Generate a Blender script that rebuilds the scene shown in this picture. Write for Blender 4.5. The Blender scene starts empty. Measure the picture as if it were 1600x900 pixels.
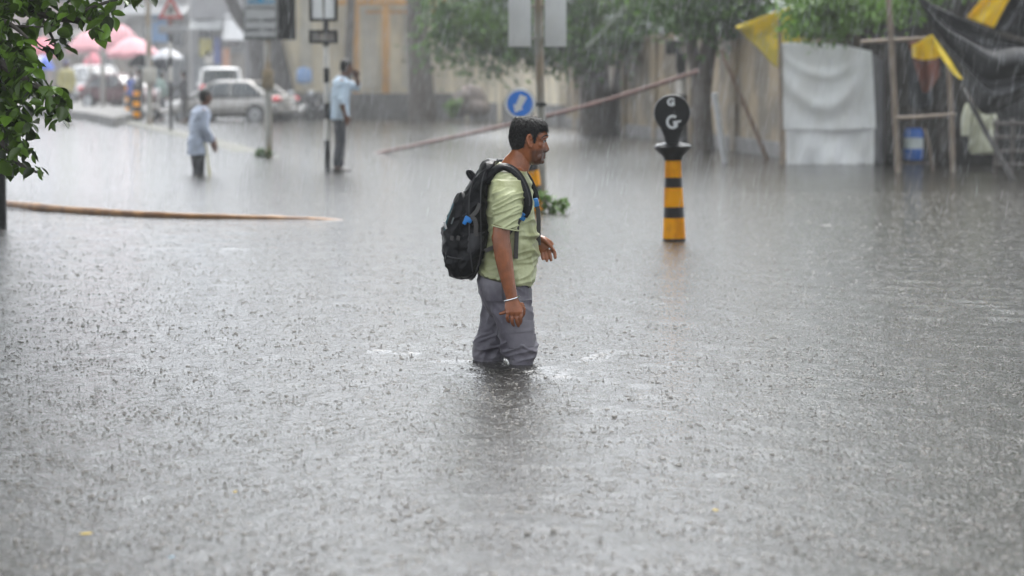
import bpy, bmesh, math, random
import numpy as np
from mathutils import Vector, Matrix, noise
rnd = random.Random(7)
nrng = np.random.default_rng(11)
SC = bpy.context.scene
COL = SC.collection
R = math.radians
V = Vector
CAMH = 1.38
FPX = 4000.0
PITCH = math.atan(325 / FPX)
_cp, _sp = math.cos(PITCH), math.sin(PITCH)

def ray(px, py):
    a, b = (px - 800) / FPX, (450 - py) / FPX
    return V((a, _cp + b * _sp, -_sp + b * _cp))
def G(px, py, z=0.0):
    """where the sight line of a photo pixel meets level z"""
    d = ray(px, py)
    t = (z - CAMH) / d.z
    return V((d.x * t, d.y * t, z))
def P(px, py, Y):
    d = ray(px, py)
    t = Y / d.y
    return V((d.x * t, Y, CAMH + d.z * t))

# ------------------------------------------------------------------ materials
_M = {}
def mat(name, col, rough=.6, var=.15, scale=8.0, bump=0.0, bscale=60.0, metal=0.0, spec=.5, coat=0.0, streak=None,
        stain=None, stretch=(1, 1, 1), island=0.0, transl=0.0):
    if name in _M:
        return _M[name]
    m = bpy.data.materials.new(name)
    m.use_nodes = True
    nt = m.node_tree; N = nt.nodes; L = nt.links
    b = N['Principled BSDF']
    b.inputs['Roughness'].default_value = rough
    b.inputs['Metallic'].default_value = metal
    b.inputs['Specular IOR Level'].default_value = spec
    b.inputs['Coat Weight'].default_value = coat
    b.inputs['Coat Roughness'].default_value = .08
    tc = N.new('ShaderNodeTexCoord')
    mp = N.new('ShaderNodeMapping'); mp.inputs['Scale'].default_value = stretch
    L.new(tc.outputs['Object'], mp.inputs['Vector'])
    n = N.new('ShaderNodeTexNoise'); n.inputs['Scale'].default_value = scale; n.inputs['Detail'].default_value = 5
    L.new(mp.outputs[0], n.inputs['Vector'])
    cr = N.new('ShaderNodeMapRange')
    cr.inputs[1].default_value = .3; cr.inputs[2].default_value = .7
    cr.inputs[3].default_value = 1 - var; cr.inputs[4].default_value = 1 + var
    L.new(n.outputs['Fac'], cr.inputs[0])
    mul = N.new('ShaderNodeVectorMath'); mul.operation = 'SCALE'
    mul.inputs[0].default_value = col[:3]
    L.new(cr.outputs[0], mul.inputs['Scale'])
    out = mul.outputs[0]
    if island:
        ge = N.new('ShaderNodeNewGeometry')
        c2 = N.new('ShaderNodeMapRange'); c2.inputs[3].default_value = 1 - island; c2.inputs[4].default_value = 1 + island
        L.new(ge.outputs['Random Per Island'], c2.inputs[0])
        m2 = N.new('ShaderNodeVectorMath'); m2.operation = 'SCALE'
        L.new(out, m2.inputs[0]); L.new(c2.outputs[0], m2.inputs['Scale'])
        out = m2.outputs[0]
    if stain:
        scol, amt, ss, sstretch = stain
        mp2 = N.new('ShaderNodeMapping'); mp2.inputs['Scale'].default_value = sstretch
        L.new(tc.outputs['Object'], mp2.inputs['Vector'])
        n2 = N.new('ShaderNodeTexNoise'); n2.inputs['Scale'].default_value = ss; n2.inputs['Detail'].default_value = 6
        L.new(mp2.outputs[0], n2.inputs['Vector'])
        c3 = N.new('ShaderNodeMapRange'); c3.inputs[1].default_value = .45; c3.inputs[2].default_value = .58
        c3.inputs[3].default_value = 0; c3.inputs[4].default_value = amt
        L.new(n2.outputs['Fac'], c3.inputs[0])
        mx = N.new('ShaderNodeMix'); mx.data_type = 'RGBA'
        L.new(c3.outputs[0], mx.inputs[0]); L.new(out, mx.inputs[6]); mx.inputs[7].default_value = (*scol, 1)
        out = mx.outputs[2]
    L.new(out, b.inputs['Base Color'])
    if bump:
        bn = N.new('ShaderNodeTexNoise'); bn.inputs['Scale'].default_value = bscale; bn.inputs['Detail'].default_value = 4
        L.new(mp.outputs[0], bn.inputs['Vector'])
        bp = N.new('ShaderNodeBump'); bp.inputs['Strength'].default_value = 1; bp.inputs['Distance'].default_value = bump
        L.new(bn.outputs['Fac'], bp.inputs['Height']); L.new(bp.outputs[0], b.inputs['Normal'])
    if transl:
        tr = N.new('ShaderNodeBsdfTranslucent'); L.new(out, tr.inputs['Color'])
        ms = N.new('ShaderNodeMixShader'); ms.inputs[0].default_value = transl
        L.new(b.outputs[0], ms.inputs[1]); L.new(tr.outputs[0], ms.inputs[2])
        L.new(ms.outputs[0], N['Material Output'].inputs['Surface'])
    _M[name] = m
    return m

def srgb(r, g, b):
    f = lambda c: ((c / 255 + .055) / 1.055) ** 2.4 if c > 10 else c / 255 / 12.92
    return (f(r), f(g), f(b))

# ------------------------------------------------------------------ mesh building
def sup(t, p):
    c, s = math.cos(t), math.sin(t)
    k = 2.0 / p
    return (math.copysign(abs(c) ** k, c), math.copysign(abs(s) ** k, s))

class MB:
    def __init__(self):
        self.v, self.f, self.mi = [], [], []
    def add(self, vs, fs, mi=0):
        o = len(self.v)
        self.v += [V(q) for q in vs]
        self.f += [[o + i for i in q] for q in fs]
        self.mi += ([mi] * len(fs) if isinstance(mi, int) else mi)
        return self
    def loft(self, rings, caps=True, mi=0, closed=True):
        n = len(rings[0]); vs = [q for r in rings for q in r]; fs = []; ms = []
        for i in range(len(rings) - 1):
            for j in range(n if closed else n - 1):
                k = (j + 1) % n
                fs.append([i * n + j, i * n + k, (i + 1) * n + k, (i + 1) * n + j])
                ms.append(mi if isinstance(mi, int) else mi[i])
        if caps:
            fs.append(list(range(n))[::-1]); ms.append(ms[0])
            o = (len(rings) - 1) * n
            fs.append([o + j for j in range(n)]); ms.append(ms[-2])
        return self.add(vs, fs, ms)
    def ell(self, rings, p=2, n=20, mi=0):
        """rings: (centre, axis vector a, axis vector b)"""
        return self.loft([[c + a * x + b * y for x, y in (sup(2 * math.pi * i / n, p) for i in range(n))] for c, a, b in rings], mi=mi)
    def tube(self, pts, rad, n=10, mi=0, flat=1.0, up=None, round_ends=False, p=2):
        pts = [V(q) for q in pts]
        if not hasattr(rad, '__len__'): rad = [rad] * len(pts)
        T = []
        for i in range(len(pts)):
            a = pts[max(i - 1, 0)]; b = pts[min(i + 1, len(pts) - 1)]
            T.append((b - a).normalized())
        if round_ends:
            r0, r1 = rad[0], rad[-1]
            pts = [pts[0] - T[0] * r0 * .9, pts[0] - T[0] * r0 * .5] + pts + [pts[-1] + T[-1] * r1 * .5, pts[-1] + T[-1] * r1 * .9]
            rad = [r0 * .4, r0 * .85] + list(rad) + [r1 * .85, r1 * .4]
            T = [T[0], T[0]] + T + [T[-1], T[-1]]
            if not isinstance(mi, int): mi = [mi[0]] * 2 + list(mi) + [mi[-1]] * 2
        u = V(up) if up else (V((0, 0, 1)) if abs(T[0].z) < .9 else V((0, 1, 0)))
        rings = []
        for q, r, t in zip(pts, rad, T):
            a = (u - t * u.dot(t))
            if a.length < 1e-6: a = t.orthogonal()
            a.normalize(); b = t.cross(a)
            if not up: u = a
            rings.append([q + a * (x * r * flat) + b * (y * r) for x, y in (sup(2 * math.pi * i / n, p) for i in range(n))])
        return self.loft(rings, mi=mi)
    def ball(self, c, r, n=14, mi=0, rot=None):
        c = V(c); r = V(r) if hasattr(r, '__len__') else V((r, r, r))
        rings = []
        for i in range(n // 2 + 1):
            t = math.pi * (i + .08) / (n // 2 + .16) - math.pi / 2
            ring = []
            for j in range(n):
                a = 2 * math.pi * j / n
                q = V((math.cos(a) * math.cos(t) * r.x, math.sin(a) * math.cos(t) * r.y, math.sin(t) * r.z))
                if rot: q = rot @ q
                ring.append(c + q)
            rings.append(ring)
        return self.loft(rings, mi=mi)
    def box(self, c, s, rot=None, bev=.0, mi=0):
        bm = bmesh.new(); bmesh.ops.create_cube(bm, size=1)
        for v in bm.verts: v.co = V((v.co.x * s[0], v.co.y * s[1], v.co.z * s[2]))
        if bev: bmesh.ops.bevel(bm, geom=bm.edges[:], offset=bev, segments=2, affect='EDGES', profile=.5)
        c = V(c)
        vs = [(rot @ v.co if rot else v.co) + c for v in bm.verts]
        bm.verts.index_update()
        fs = [[v.index for v in f.verts] for f in bm.faces]
        bm.free()
        return self.add(vs, fs, mi)
    def prism(self, pts, ext, mi=0):
        """flat outline pushed along ext"""
        n = len(pts); pts = [V(q) for q in pts]; ext = V(ext)
        vs = pts + [q + ext for q in pts]
        fs = [list(range(n))[::-1], [n + i for i in range(n)]] + [[i, (i + 1) % n, n + (i + 1) % n, n + i] for i in range(n)]
        return self.add(vs, fs, mi)
    def lathe(self, c, prof, n=20, mi=0, axis=None):
        """prof: (r, h); axis: 3x3 whose z is the axis"""
        c = V(c); A = axis or Matrix.Identity(3)
        return self.loft([[c + A @ V((r * math.cos(2 * math.pi * j / n), r * math.sin(2 * math.pi * j / n), h)) for j in range(n)] for r, h in prof], mi=mi)
    def grid(self, fn, nu, nv, mi=0, thick=0.0, nrm=None):
        vs = [fn(i / (nu - 1), j / (nv - 1)) for j in range(nv) for i in range(nu)]
        fs = [[j * nu + i, j * nu + i + 1, (j + 1) * nu + i + 1, (j + 1) * nu + i] for j in range(nv - 1) for i in range(nu - 1)]
        if thick:
            k = len(vs); d = V(nrm) * thick
            vs2 = vs + [q + d for q in vs]
            fs2 = fs + [[k + i for i in q[::-1]] for q in fs]
            bd = [i for i in range(nu)] + [j * nu + nu - 1 for j in range(1, nv)] + [(nv - 1) * nu + i for i in range(nu - 2, -1, -1)] + [j * nu for j in range(nv - 2, 0, -1)]
            for a, b in zip(bd, bd[1:] + bd[:1]): fs2.append([b, a, k + a, k + b])
            vs, fs = vs2, fs2
        return self.add(vs, fs, mi)
    def mesh(self, name, fix=True):
        me = bpy.data.meshes.new(name)
        me.from_pydata([tuple(q) for q in self.v], [], self.f)
        for p, m in zip(me.polygons, self.mi): p.material_index = m
        if fix:
            bm = bmesh.new(); bm.from_mesh(me); bmesh.ops.recalc_face_normals(bm, faces=bm.faces[:]); bm.to_mesh(me); bm.free()
        return me

def smooth(me, ang=40):
    me.polygons.foreach_set('use_smooth', [True] * len(me.polygons))
    if ang and ang < 180 and hasattr(me, 'set_sharp_from_angle'): me.set_sharp_from_angle(angle=R(ang))

def voxel(mb, size, iters=3, fac=.5):
    me = mb.mesh('tmp')
    ob = bpy.data.objects.new('tmp', me); COL.objects.link(ob)
    m = ob.modifiers.new('r', 'REMESH'); m.mode = 'VOXEL'; m.voxel_size = size; m.use_smooth_shade = True
    if iters:
        s = ob.modifiers.new('s', 'SMOOTH'); s.factor = fac; s.iterations = iters
    dg = bpy.context.evaluated_depsgraph_get()
    out = bpy.data.meshes.new_from_object(ob.evaluated_get(dg))
    bpy.data.objects.remove(ob); bpy.data.meshes.remove(me)
    out.polygons.foreach_set('use_smooth', [True] * len(out.polygons))
    return out

def displace(me, fn):
    """move each vertex along its normal by fn(co)"""
    me.update()
    ns = [v.normal.copy() for v in me.vertices]
    for v, n in zip(me.vertices, ns): v.co += n * fn(v.co, n)
    me.update()

def props(o, label=None, cat=None, group=None, kind=None):
    if label: o['label'] = label
    if cat: o['category'] = cat
    if group: o['group'] = group
    if kind: o['kind'] = kind
    return o
def thing(name, label, cat, loc=(0, 0, 0), group=None):
    o = bpy.data.objects.new(name, None); COL.objects.link(o)
    o.location = loc; o.empty_display_size = .1
    return props(o, label, cat, group)
def put(name, me, mats, parent=None, loc=None, ang=40, sm=True):
    """link a mesh given in world space; its origin goes to its thing's base"""
    if isinstance(me, MB):
        me = me.mesh(name)
        if sm: smooth(me, ang)
    me.name = name
    if not isinstance(mats, (list, tuple)): mats = [mats]
    for i, m in enumerate(mats):
        if i < len(me.materials): me.materials[i] = m
        else: me.materials.append(m)
    o = bpy.data.objects.new(name, me); COL.objects.link(o)
    root = parent
    while root is not None and root.parent is not None: root = root.parent
    base = V(root.location) if root is not None else V(loc or (0, 0, 0))
    me.transform(Matrix.Translation(-base))
    if parent is not None: o.parent = parent
    else: o.location = base
    return o
def single(name, me, mats, label, cat, loc, group=None, kind=None, **k):
    return props(put(name, me, mats, None, loc, **k), label, cat, group, kind)
def dup(root, loc=None, rotz=0, label=None):
    c = root.copy(); COL.objects.link(c)
    if loc is not None: c.location = loc
    c.rotation_euler = (0, 0, rotz)
    if label: c['label'] = label
    for ch in list(root.children):
        d = ch.copy(); COL.objects.link(d); d.parent = c
        for g in list(ch.children):
            e = g.copy(); COL.objects.link(e); e.parent = d
    return c

def lerp_rows(rows, n):
    """smooth interpolation of rows of numbers (catmull-rom)"""
    out = []
    k = len(rows) - 1
    for i in range(n):
        t = i / (n - 1) * k; a = min(int(t), k - 1); u = t - a
        p0, p1, p2, p3 = rows[max(a - 1, 0)], rows[a], rows[a + 1], rows[min(a + 2, k)]
        out.append([.5 * (2 * y1 + (y2 - y0) * u + (2 * y0 - 5 * y1 + 4 * y2 - y3) * u * u + (3 * y1 - y0 - 3 * y2 + y3) * u ** 3)
                    for y0, y1, y2, y3 in zip(p0, p1, p2, p3)])
    return out
def spline(pts, n):
    return [V(q) for q in lerp_rows([tuple(q) for q in pts], n)]

def inside(poly, x, y):
    c = False; j = len(poly) - 1
    for i in range(len(poly)):
        xi, yi = poly[i]; xj, yj = poly[j]
        if (yi > y) != (yj > y) and x < (xj - xi) * (y - yi) / (yj - yi) + xi: c = not c
        j = i
    return c

# ------------------------------------------------------------------ camera, light, air
cam = bpy.data.cameras.new('camera'); co = bpy.data.objects.new('camera', cam); COL.objects.link(co)
co.location = (0, 0, CAMH); co.rotation_euler = (math.pi / 2 - PITCH, 0, 0)
cam.sensor_width = 36; cam.lens = 36 * FPX / 1600; cam.clip_start = .1; cam.clip_end = 2000
cam.dof.use_dof = True; cam.dof.focus_distance = 12.55; cam.dof.aperture_fstop = 2.5; cam.dof.aperture_blades = 9
SC.camera = co
w = bpy.data.worlds.new('World'); SC.world = w; w.use_nodes = True
nt = w.node_tree; bg = nt.nodes['Background']
sky = nt.nodes.new('ShaderNodeTexSky'); sky.sky_type = 'NISHITA'; sky.sun_disc = False
sky.sun_elevation = R(58); sky.sun_rotation = R(8); sky.air_density = 1.0; sky.dust_density = 6.0; sky.ozone_density = 1.0
hs = nt.nodes.new('ShaderNodeHueSaturation'); hs.inputs['Saturation'].default_value = .12
nt.links.new(sky.outputs[0], hs.inputs['Color'])
mxw = nt.nodes.new('ShaderNodeMix'); mxw.data_type = 'RGBA'; mxw.inputs[0].default_value = .55
tcw = nt.nodes.new('ShaderNodeTexCoord'); sepw = nt.nodes.new('ShaderNodeSeparateXYZ'); nt.links.new(tcw.outputs['Generated'], sepw.inputs[0])
mrw = nt.nodes.new('ShaderNodeMapRange'); mrw.inputs[1].default_value = .1; mrw.inputs[2].default_value = .6; mrw.inputs[3].default_value = 1.35; mrw.inputs[4].default_value = .95
nt.links.new(sepw.outputs['Z'], mrw.inputs[0])
clw = nt.nodes.new('ShaderNodeVectorMath'); clw.operation = 'SCALE'; clw.inputs[0].default_value = (8.5, 9.0, 9.7)   # thin even cloud, brighter low down
mry = nt.nodes.new('ShaderNodeMapRange'); mry.inputs[1].default_value = -1; mry.inputs[2].default_value = 1; mry.inputs[3].default_value = .5; mry.inputs[4].default_value = 1.4   # thinner cloud on the sun's side
nt.links.new(sepw.outputs['Y'], mry.inputs[0])
mly = nt.nodes.new('ShaderNodeMath'); mly.operation = 'MULTIPLY'; nt.links.new(mry.outputs[0], mly.inputs[0]); nt.links.new(mrw.outputs[0], mly.inputs[1])
nt.links.new(mly.outputs[0], clw.inputs['Scale']); nt.links.new(clw.outputs[0], mxw.inputs[7])
nt.links.new(hs.outputs[0], mxw.inputs[6]); nt.links.new(mxw.outputs[2], bg.inputs['Color'])
bg.inputs['Strength'].default_value = .10
sl = bpy.data.lights.new('sun', 'SUN'); sl.energy = 1.5; sl.angle = R(40); sl.color = (1, .98, .95)
so = bpy.data.objects.new('sun', sl); COL.objects.link(so)
_el, _rot = R(58), R(8)
sd = V((math.sin(_rot) * math.cos(_el), math.cos(_rot) * math.cos(_el), math.sin(_el)))
so.rotation_euler = (-sd).to_track_quat('-Z', 'Y').to_euler()
SC.view_settings.view_transform = 'Standard'; SC.view_settings.look = 'None'
SC.view_settings.exposure = 1.6; SC.view_settings.gamma = 1; SC.view_settings.use_curve_mapping = False
cy = SC.cycles
cy.max_bounces = 7; cy.diffuse_bounces = 3; cy.glossy_bounces = 3; cy.transmission_bounces = 3; cy.volume_bounces = 4; cy.transparent_max_bounces = 12
cy.caustics_reflective = False; cy.caustics_refractive = False
cy.use_denoising = True
try: cy.denoising_prefilter = 'ACCURATE'
except Exception: pass

hz = bpy.data.materials.new('haze'); hz.use_nodes = True
nt = hz.node_tree; nt.nodes.remove(nt.nodes['Principled BSDF'])
pv = nt.nodes.new('ShaderNodeVolumePrincipled'); pv.inputs['Color'].default_value = (.93, .94, .95, 1)
pv.inputs['Density'].default_value = .0009; pv.inputs['Anisotropy'].default_value = 0.0
nt.links.new(pv.outputs[0], nt.nodes['Material Output'].inputs['Volume'])
try: hz.cycles.homogeneous_volume = True
except Exception: pass
mb = MB(); mb.box((0, 90, 7.75), (300, 310, 18.5))
o = put('haze', mb, hz, sm=False); o['kind'] = 'stuff'
# ------------------------------------------------------------------ the setting
def ground_z(y):
    return -.5 if y < 55 else (-.5 + .4 * min(1, (y - 55) / 30))
mb = MB()
ys = [-60, 0, 30, 55, 65, 75, 85, 240]
mb.grid(lambda u, v: V((-140 + 280 * u, ys[round(v * 7)], ground_z(ys[round(v * 7)]))), 3, 8)
o = put('ground', mb, mat('wet_asphalt', (.05, .048, .045), .4, .25, 1.5), ang=180); o['kind'] = 'structure'

# flood water: one sheet, finely divided where it is near, with real low waves
def build_water():
    pys = np.concatenate([np.linspace(1120, 632, 380), np.linspace(631.6, 540, 330), np.linspace(539, 330, 180), np.linspace(328, 200, 70)])
    yy = 5520 / (pys - 125)
    yy = np.concatenate([[-60, 1.0], yy, [100, 240]])
    uu = np.linspace(-1, 1, 760)
    nr, nc = len(yy), len(uu) + 2
    X = np.zeros((nr, nc)); Y = np.repeat(yy[:, None], nc, 1)
    X[:, 1:-1] = uu[None] * (.22 * np.clip(yy, 0, 80)[:, None] + 2.0)
    X[:, 0] = -140; X[:, -1] = 140
    Z = np.zeros_like(X)
    r = np.random.default_rng(5)
    near = np.clip((40 - Y) / 15, 0, 1)
    for i in range(46):
        lam = .10 * (8 ** (i / 45.)) ; a = r.normal(0, 1.2) + (0.6 if i % 2 else 2.2); ph = r.uniform(0, 6.28)
        k = 2 * math.pi / lam
        amp = .0013 * lam * min(1, .2 / lam) ** .4
        ok = np.clip((lam / (Y * Y / 5520 * 1.25 + 1e-6) - 2) / 2, 0, 1)   # leave out what the sheet cannot carry
        warp = .25 * lam * np.sin(X * 2.1 / lam ** .5 + i) + .25 * lam * np.cos(Y * 1.7 / lam ** .5 + 2 * i)
        Z += amp * np.sin(k * (X * math.cos(a) + Y * math.sin(a)) + ph + warp * k * .5) * ok
    # choppier water off to the right, where the stream runs
    g = G(1540, 475)
    chop = np.exp(-((X - g.x - .1) / .75) ** 2 - ((Y - g.y) / 2.4) ** 2)
    for i in range(14):
        lam = .13 + .035 * i; k = 2 * math.pi / lam; a = r.normal(1.3, .5); ph = r.uniform(0, 6.28)
        Z += chop * .0042 * lam * np.sin(k * (X * math.cos(a) + Y * math.sin(a)) + ph + 1.5 * np.sin(3.1 * X + i) + 1.2 * np.sin(2.3 * Y + 2 * i))
    # bow waves and wakes round the wading man
    def bump(px, py, sx, sy, h, rot=0):
        c = G(px, py); dx, dy = X - c.x, Y - c.y
        a = dx * math.cos(rot) + dy * math.sin(rot); b = -dx * math.sin(rot) + dy * math.cos(rot)
        return h * np.exp(-(a / sx) ** 2 - (b / sy) ** 2)
    rag = .62 + .38 * np.sin(X * 31 + 2 * np.sin(X * 13 + 1)) * np.cos(Y * 17 + 3 * np.sin(X * 9))
    Z += (bump(936, 554.5, .034, .030, .030, .5) + bump(921, 559, .040, .030, .016, .6) + bump(903, 564, .07, .022, .004, .3)
          + bump(690, 563.5, .15, .020, .005) + bump(748, 568, .09, .022, .004) + bump(868, 570.5, .11, .018, .002, .1) + bump(592, 548.5, .05, .022, .014) + bump(634, 551.5, .07, .022, .010)
          + bump(812, 574, .17, .030, .008) + bump(780, 583, .20, .030, .006) + bump(842, 588, .16, .030, .005)) * rag
    Z += bump(800, 578, .22, .2, .006) + bump(365, 389, .22, .05, .016) * rag + bump(240, 388, .3, .05, .011) * rag
    turb = np.exp(-((X - G(802, 580).x) / .24) ** 2 - ((Y - G(802, 583).y) / .22) ** 2)
    for i in range(16):
        lam = .045 + .006 * i; k = 2 * math.pi / lam; a = r.normal(1.57, .7); ph = r.uniform(0, 6.28)
        Z += turb * .012 * lam * np.sin(k * (X * math.cos(a) + Y * math.sin(a)) + ph + 1.3 * np.sin(11 * X + i) + np.sin(9 * Y + 2 * i))
    c = G(800, 566); d = np.hypot((X - c.x), (Y - c.y) * .8)
    Z += .002 * np.sin(d * 2 * math.pi / .21) * np.exp(-(d / .55) ** 2)
    Z *= near
    Z[:, 0] = Z[:, -1] = 0
    me = bpy.data.meshes.new('water')
    vs = np.stack([X, Y, Z], -1).reshape(-1, 3)
    idx = np.arange(nr * nc).reshape(nr, nc)
    f = np.stack([idx[:-1, :-1], idx[:-1, 1:], idx[1:, 1:], idx[1:, :-1]], -1).reshape(-1, 4)
    me.vertices.add(len(vs)); me.vertices.foreach_set('co', vs.ravel())
    me.loops.add(f.size); me.loops.foreach_set('vertex_index', f.ravel().astype(np.int32))
    me.polygons.add(len(f)); me.polygons.foreach_set('loop_start', np.arange(0, f.size, 4, dtype=np.int32))
    me.polygons.foreach_set('loop_total', np.full(len(f), 4, dtype=np.int32))
    me.polygons.foreach_set('use_smooth', np.ones(len(f), bool))
    me.update(); me.validate()
    return me
def water_mat():
    m = bpy.data.materials.new('flood_water'); m.use_nodes = True
    nt = m.node_tree; N = nt.nodes; L = nt.links; b = N['Principled BSDF']
    b.inputs['Base Color'].default_value = (.026, .0245, .021, 1)
    b.inputs['Roughness'].default_value = .12; b.inputs['IOR'].default_value = 1.333
    tc = N.new('ShaderNodeTexCoord')
    def noi(scale, detail, stretch=(1, 1, 1), dist=0.0):
        mp = N.new('ShaderNodeMapping'); mp.inputs['Scale'].default_value = stretch
        L.new(tc.outputs['Object'], mp.inputs[0])
        n = N.new('ShaderNodeTexNoise'); n.inputs['Scale'].default_value = scale; n.inputs['Detail'].default_value = detail
        n.inputs['Distortion'].default_value = dist
        L.new(mp.outputs[0], n.inputs[0]); return n.outputs['Fac']
    def rings(scale, seed):
        """rain rings: round ripples spreading from scattered hits"""
        mp = N.new('ShaderNodeMapping'); mp.inputs['Location'].default_value = (seed, seed * 1.7, 0)
        L.new(tc.outputs['Object'], mp.inputs[0])
        v = N.new('ShaderNodeTexVoronoi'); v.voronoi_dimensions = '2D'; v.inputs['Scale'].default_value = scale; v.inputs['Randomness'].default_value = 1
        L.new(mp.outputs[0], v.inputs['Vector'])
        s = N.new('ShaderNodeMath'); s.operation = 'MULTIPLY'; s.inputs[1].default_value = 34; L.new(v.outputs['Distance'], s.inputs[0])
        sep = N.new('ShaderNodeSeparateColor'); L.new(v.outputs['Color'], sep.inputs[0])
        ph = N.new('ShaderNodeMath'); ph.operation = 'MULTIPLY_ADD'; ph.inputs[1].default_value = 6.28; L.new(sep.outputs[0], ph.inputs[0]); L.new(s.outputs[0], ph.inputs[2])
        sn = N.new('ShaderNodeMath'); sn.operation = 'SINE'; L.new(ph.outputs[0], sn.inputs[0])
        fa = N.new('ShaderNodeMapRange'); fa.inputs[1].default_value = 0; fa.inputs[2].default_value = .55; fa.inputs[3].default_value = 1; fa.inputs[4].default_value = 0
        L.new(v.outputs['Distance'], fa.inputs[0])
        mu = N.new('ShaderNodeMath'); mu.operation = 'MULTIPLY'; L.new(sn.outputs[0], mu.inputs[0]); L.new(fa.outputs[0], mu.inputs[1])
        mg = N.new('ShaderNodeMath'); mg.operation = 'MULTIPLY'; L.new(mu.outputs[0], mg.inputs[0]); L.new(sep.outputs[1], mg.inputs[1])
        return mg.outputs[0]
    prev = None
    for h, dist in ((noi(8, 2, (1, 1, 1), .6), .0035), (noi(30, 3, (1, 1, 1), .3), .0060), (noi(75, 3), .0040), (rings(7, 3.1), .0022), (rings(12, 8.3), .0018)):
        bp = N.new('ShaderNodeBump'); bp.inputs['Strength'].default_value = 1; bp.inputs['Distance'].default_value = dist
        L.new(h, bp.inputs['Height'])
        if prev: L.new(prev, bp.inputs['Normal'])
        prev = bp.outputs[0]
    L.new(prev, b.inputs['Normal'])
    return m
o = put('water', build_water(), water_mat()); o['kind'] = 'structure'

# rain hitting the water: small crowns and jets, far too many to count
def build_splashes():
    n = 70000
    r = np.random.default_rng(3)
    y = 6.6 + (r.random(n) ** 1.15) * 25
    x = (r.random(n) * 2 - 1) * (.205 * y + .7)
    verts = []; faces = []
    K = 7
    ang = np.arange(K) * 2 * math.pi / K
    for i in range(n):
        c = np.array([x[i], y[i], 0.0]); o0 = len(verts)
        s = min(.26 + r.exponential(.21), 1.4); kind = r.random()
        R0 = .0095 * s; hh = (.0012 + .0032 * r.random()) * s
        jit = 1 + .7 * (r.random(K) - .5)
        for rr, z in ((R0, -.0008), (R0 * .68, hh), (R0 * .34, hh * .25)):        # a low ring of thrown-up water round a dimple
            for k in range(K):
                verts.append((c[0] + rr * math.cos(ang[k]), c[1] + rr * math.sin(ang[k]), z * (jit[k] if z > 0 else 1)))
        verts.append((c[0], c[1], hh * .1))
        for q in (0, K):
            for k in range(K):
                k2 = (k + 1) % K; faces.append((o0 + q + k, o0 + q + k2, o0 + q + K + k2, o0 + q + K + k))
        for k in range(K): faces.append((o0 + 2 * K + k, o0 + 2 * K + (k + 1) % K, o0 + 3 * K))
        if kind < .07:                          # a jet standing in the crater
            h = (.006 + .013 * r.random()) * s; b0 = len(verts); rb = .0016 * s + .0006
            dx, dy = (r.random(2) - .5) * .3 * h
            for k in range(4):
                a = k * math.pi / 2; verts.append((c[0] + rb * math.cos(a), c[1] + rb * math.sin(a), -.001))
            for k in range(4):
                a = k * math.pi / 2; verts.append((c[0] + dx + rb * .7 * math.cos(a), c[1] + dy + rb * .7 * math.sin(a), h))
            verts.append((c[0] + dx, c[1] + dy, h + rb))
            for k in range(4):
                k2 = (k + 1) % 4
                faces.append((b0 + k, b0 + k2, b0 + 4 + k2, b0 + 4 + k)); faces.append((b0 + 4 + k, b0 + 4 + k2, b0 + 8))
        if kind > .80:                          # a thrown droplet
            b0 = len(verts); q = c + np.array([(r.random() - .5) * .06, (r.random() - .5) * .06, .01 + .035 * r.random()]); d = .0018 + .002 * r.random()
            verts += [tuple(q + np.array(e) * d) for e in ((1, 0, 0), (-1, 0, 0), (0, 1, 0), (0, -1, 0), (0, 0, 1), (0, 0, -1))]
            for a_ in (0, 1):
                for b_ in (2, 3):
                    for c_ in (4, 5): faces.append((b0 + a_, b0 + b_, b0 + c_))
    me = bpy.data.meshes.new('rain_splashes'); me.from_pydata(verts, [], faces)
    return me
def clear_water():
    m = bpy.data.materials.new('splash_water'); m.use_nodes = True
    b = m.node_tree.nodes['Principled BSDF']
    b.inputs['Base Color'].default_value = (.11, .104, .094, 1); b.inputs['Roughness'].default_value = .42; b.inputs['IOR'].default_value = 1.25
    return m
me = build_splashes(); smooth(me, 180)
o = put('rain_splashes', me, clear_water()); o['kind'] = 'stuff'

# falling rain: slim drops through the air
def build_rain():
    n = 22000; r = np.random.default_rng(9)
    vs = []; fs = []
    lo, hi = 21.0, 66.0
    y = lo + (hi - lo) * r.random(n)
    for i in range(n):
        Y = y[i]; hw = .215 * Y + 1
        x = (r.random() * 2 - 1) * hw; z = .15 + r.random() * (.04 * Y + 2.4)
        L = .07 + .13 * r.random(); sx = -.16 + .10 * r.normal() * .35; sy = .05
        rr = .0009 + .0008 * r.random()
        top = np.array([x, Y, z + L]); bot = np.array([x + sx * L, Y + sy * L, z]); o0 = len(vs)
        for q, k in ((top, .25), ((top + bot) / 2, 1.0), (bot, .6)):
            for a in (0, 2.094, 4.189): vs.append((q[0] + rr * k * math.cos(a), q[1] + rr * k * math.sin(a), q[2]))
        for s in (0, 3):
            for a in range(3):
                b = (a + 1) % 3; fs.append((o0 + s + a, o0 + s + b, o0 + s + 3 + b, o0 + s + 3 + a))
    me = bpy.data.meshes.new('rain'); me.from_pydata(vs, [], fs); return me
m = bpy.data.materials.new('rain_drop'); m.use_nodes = True
b = m.node_tree.nodes['Principled BSDF']
b.inputs['Base Color'].default_value = (.85, .87, .9, 1); b.inputs['Roughness'].default_value = .2; b.inputs['Alpha'].default_value = .55
o = put('rain', build_rain(), m); o['kind'] = 'stuff'

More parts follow.
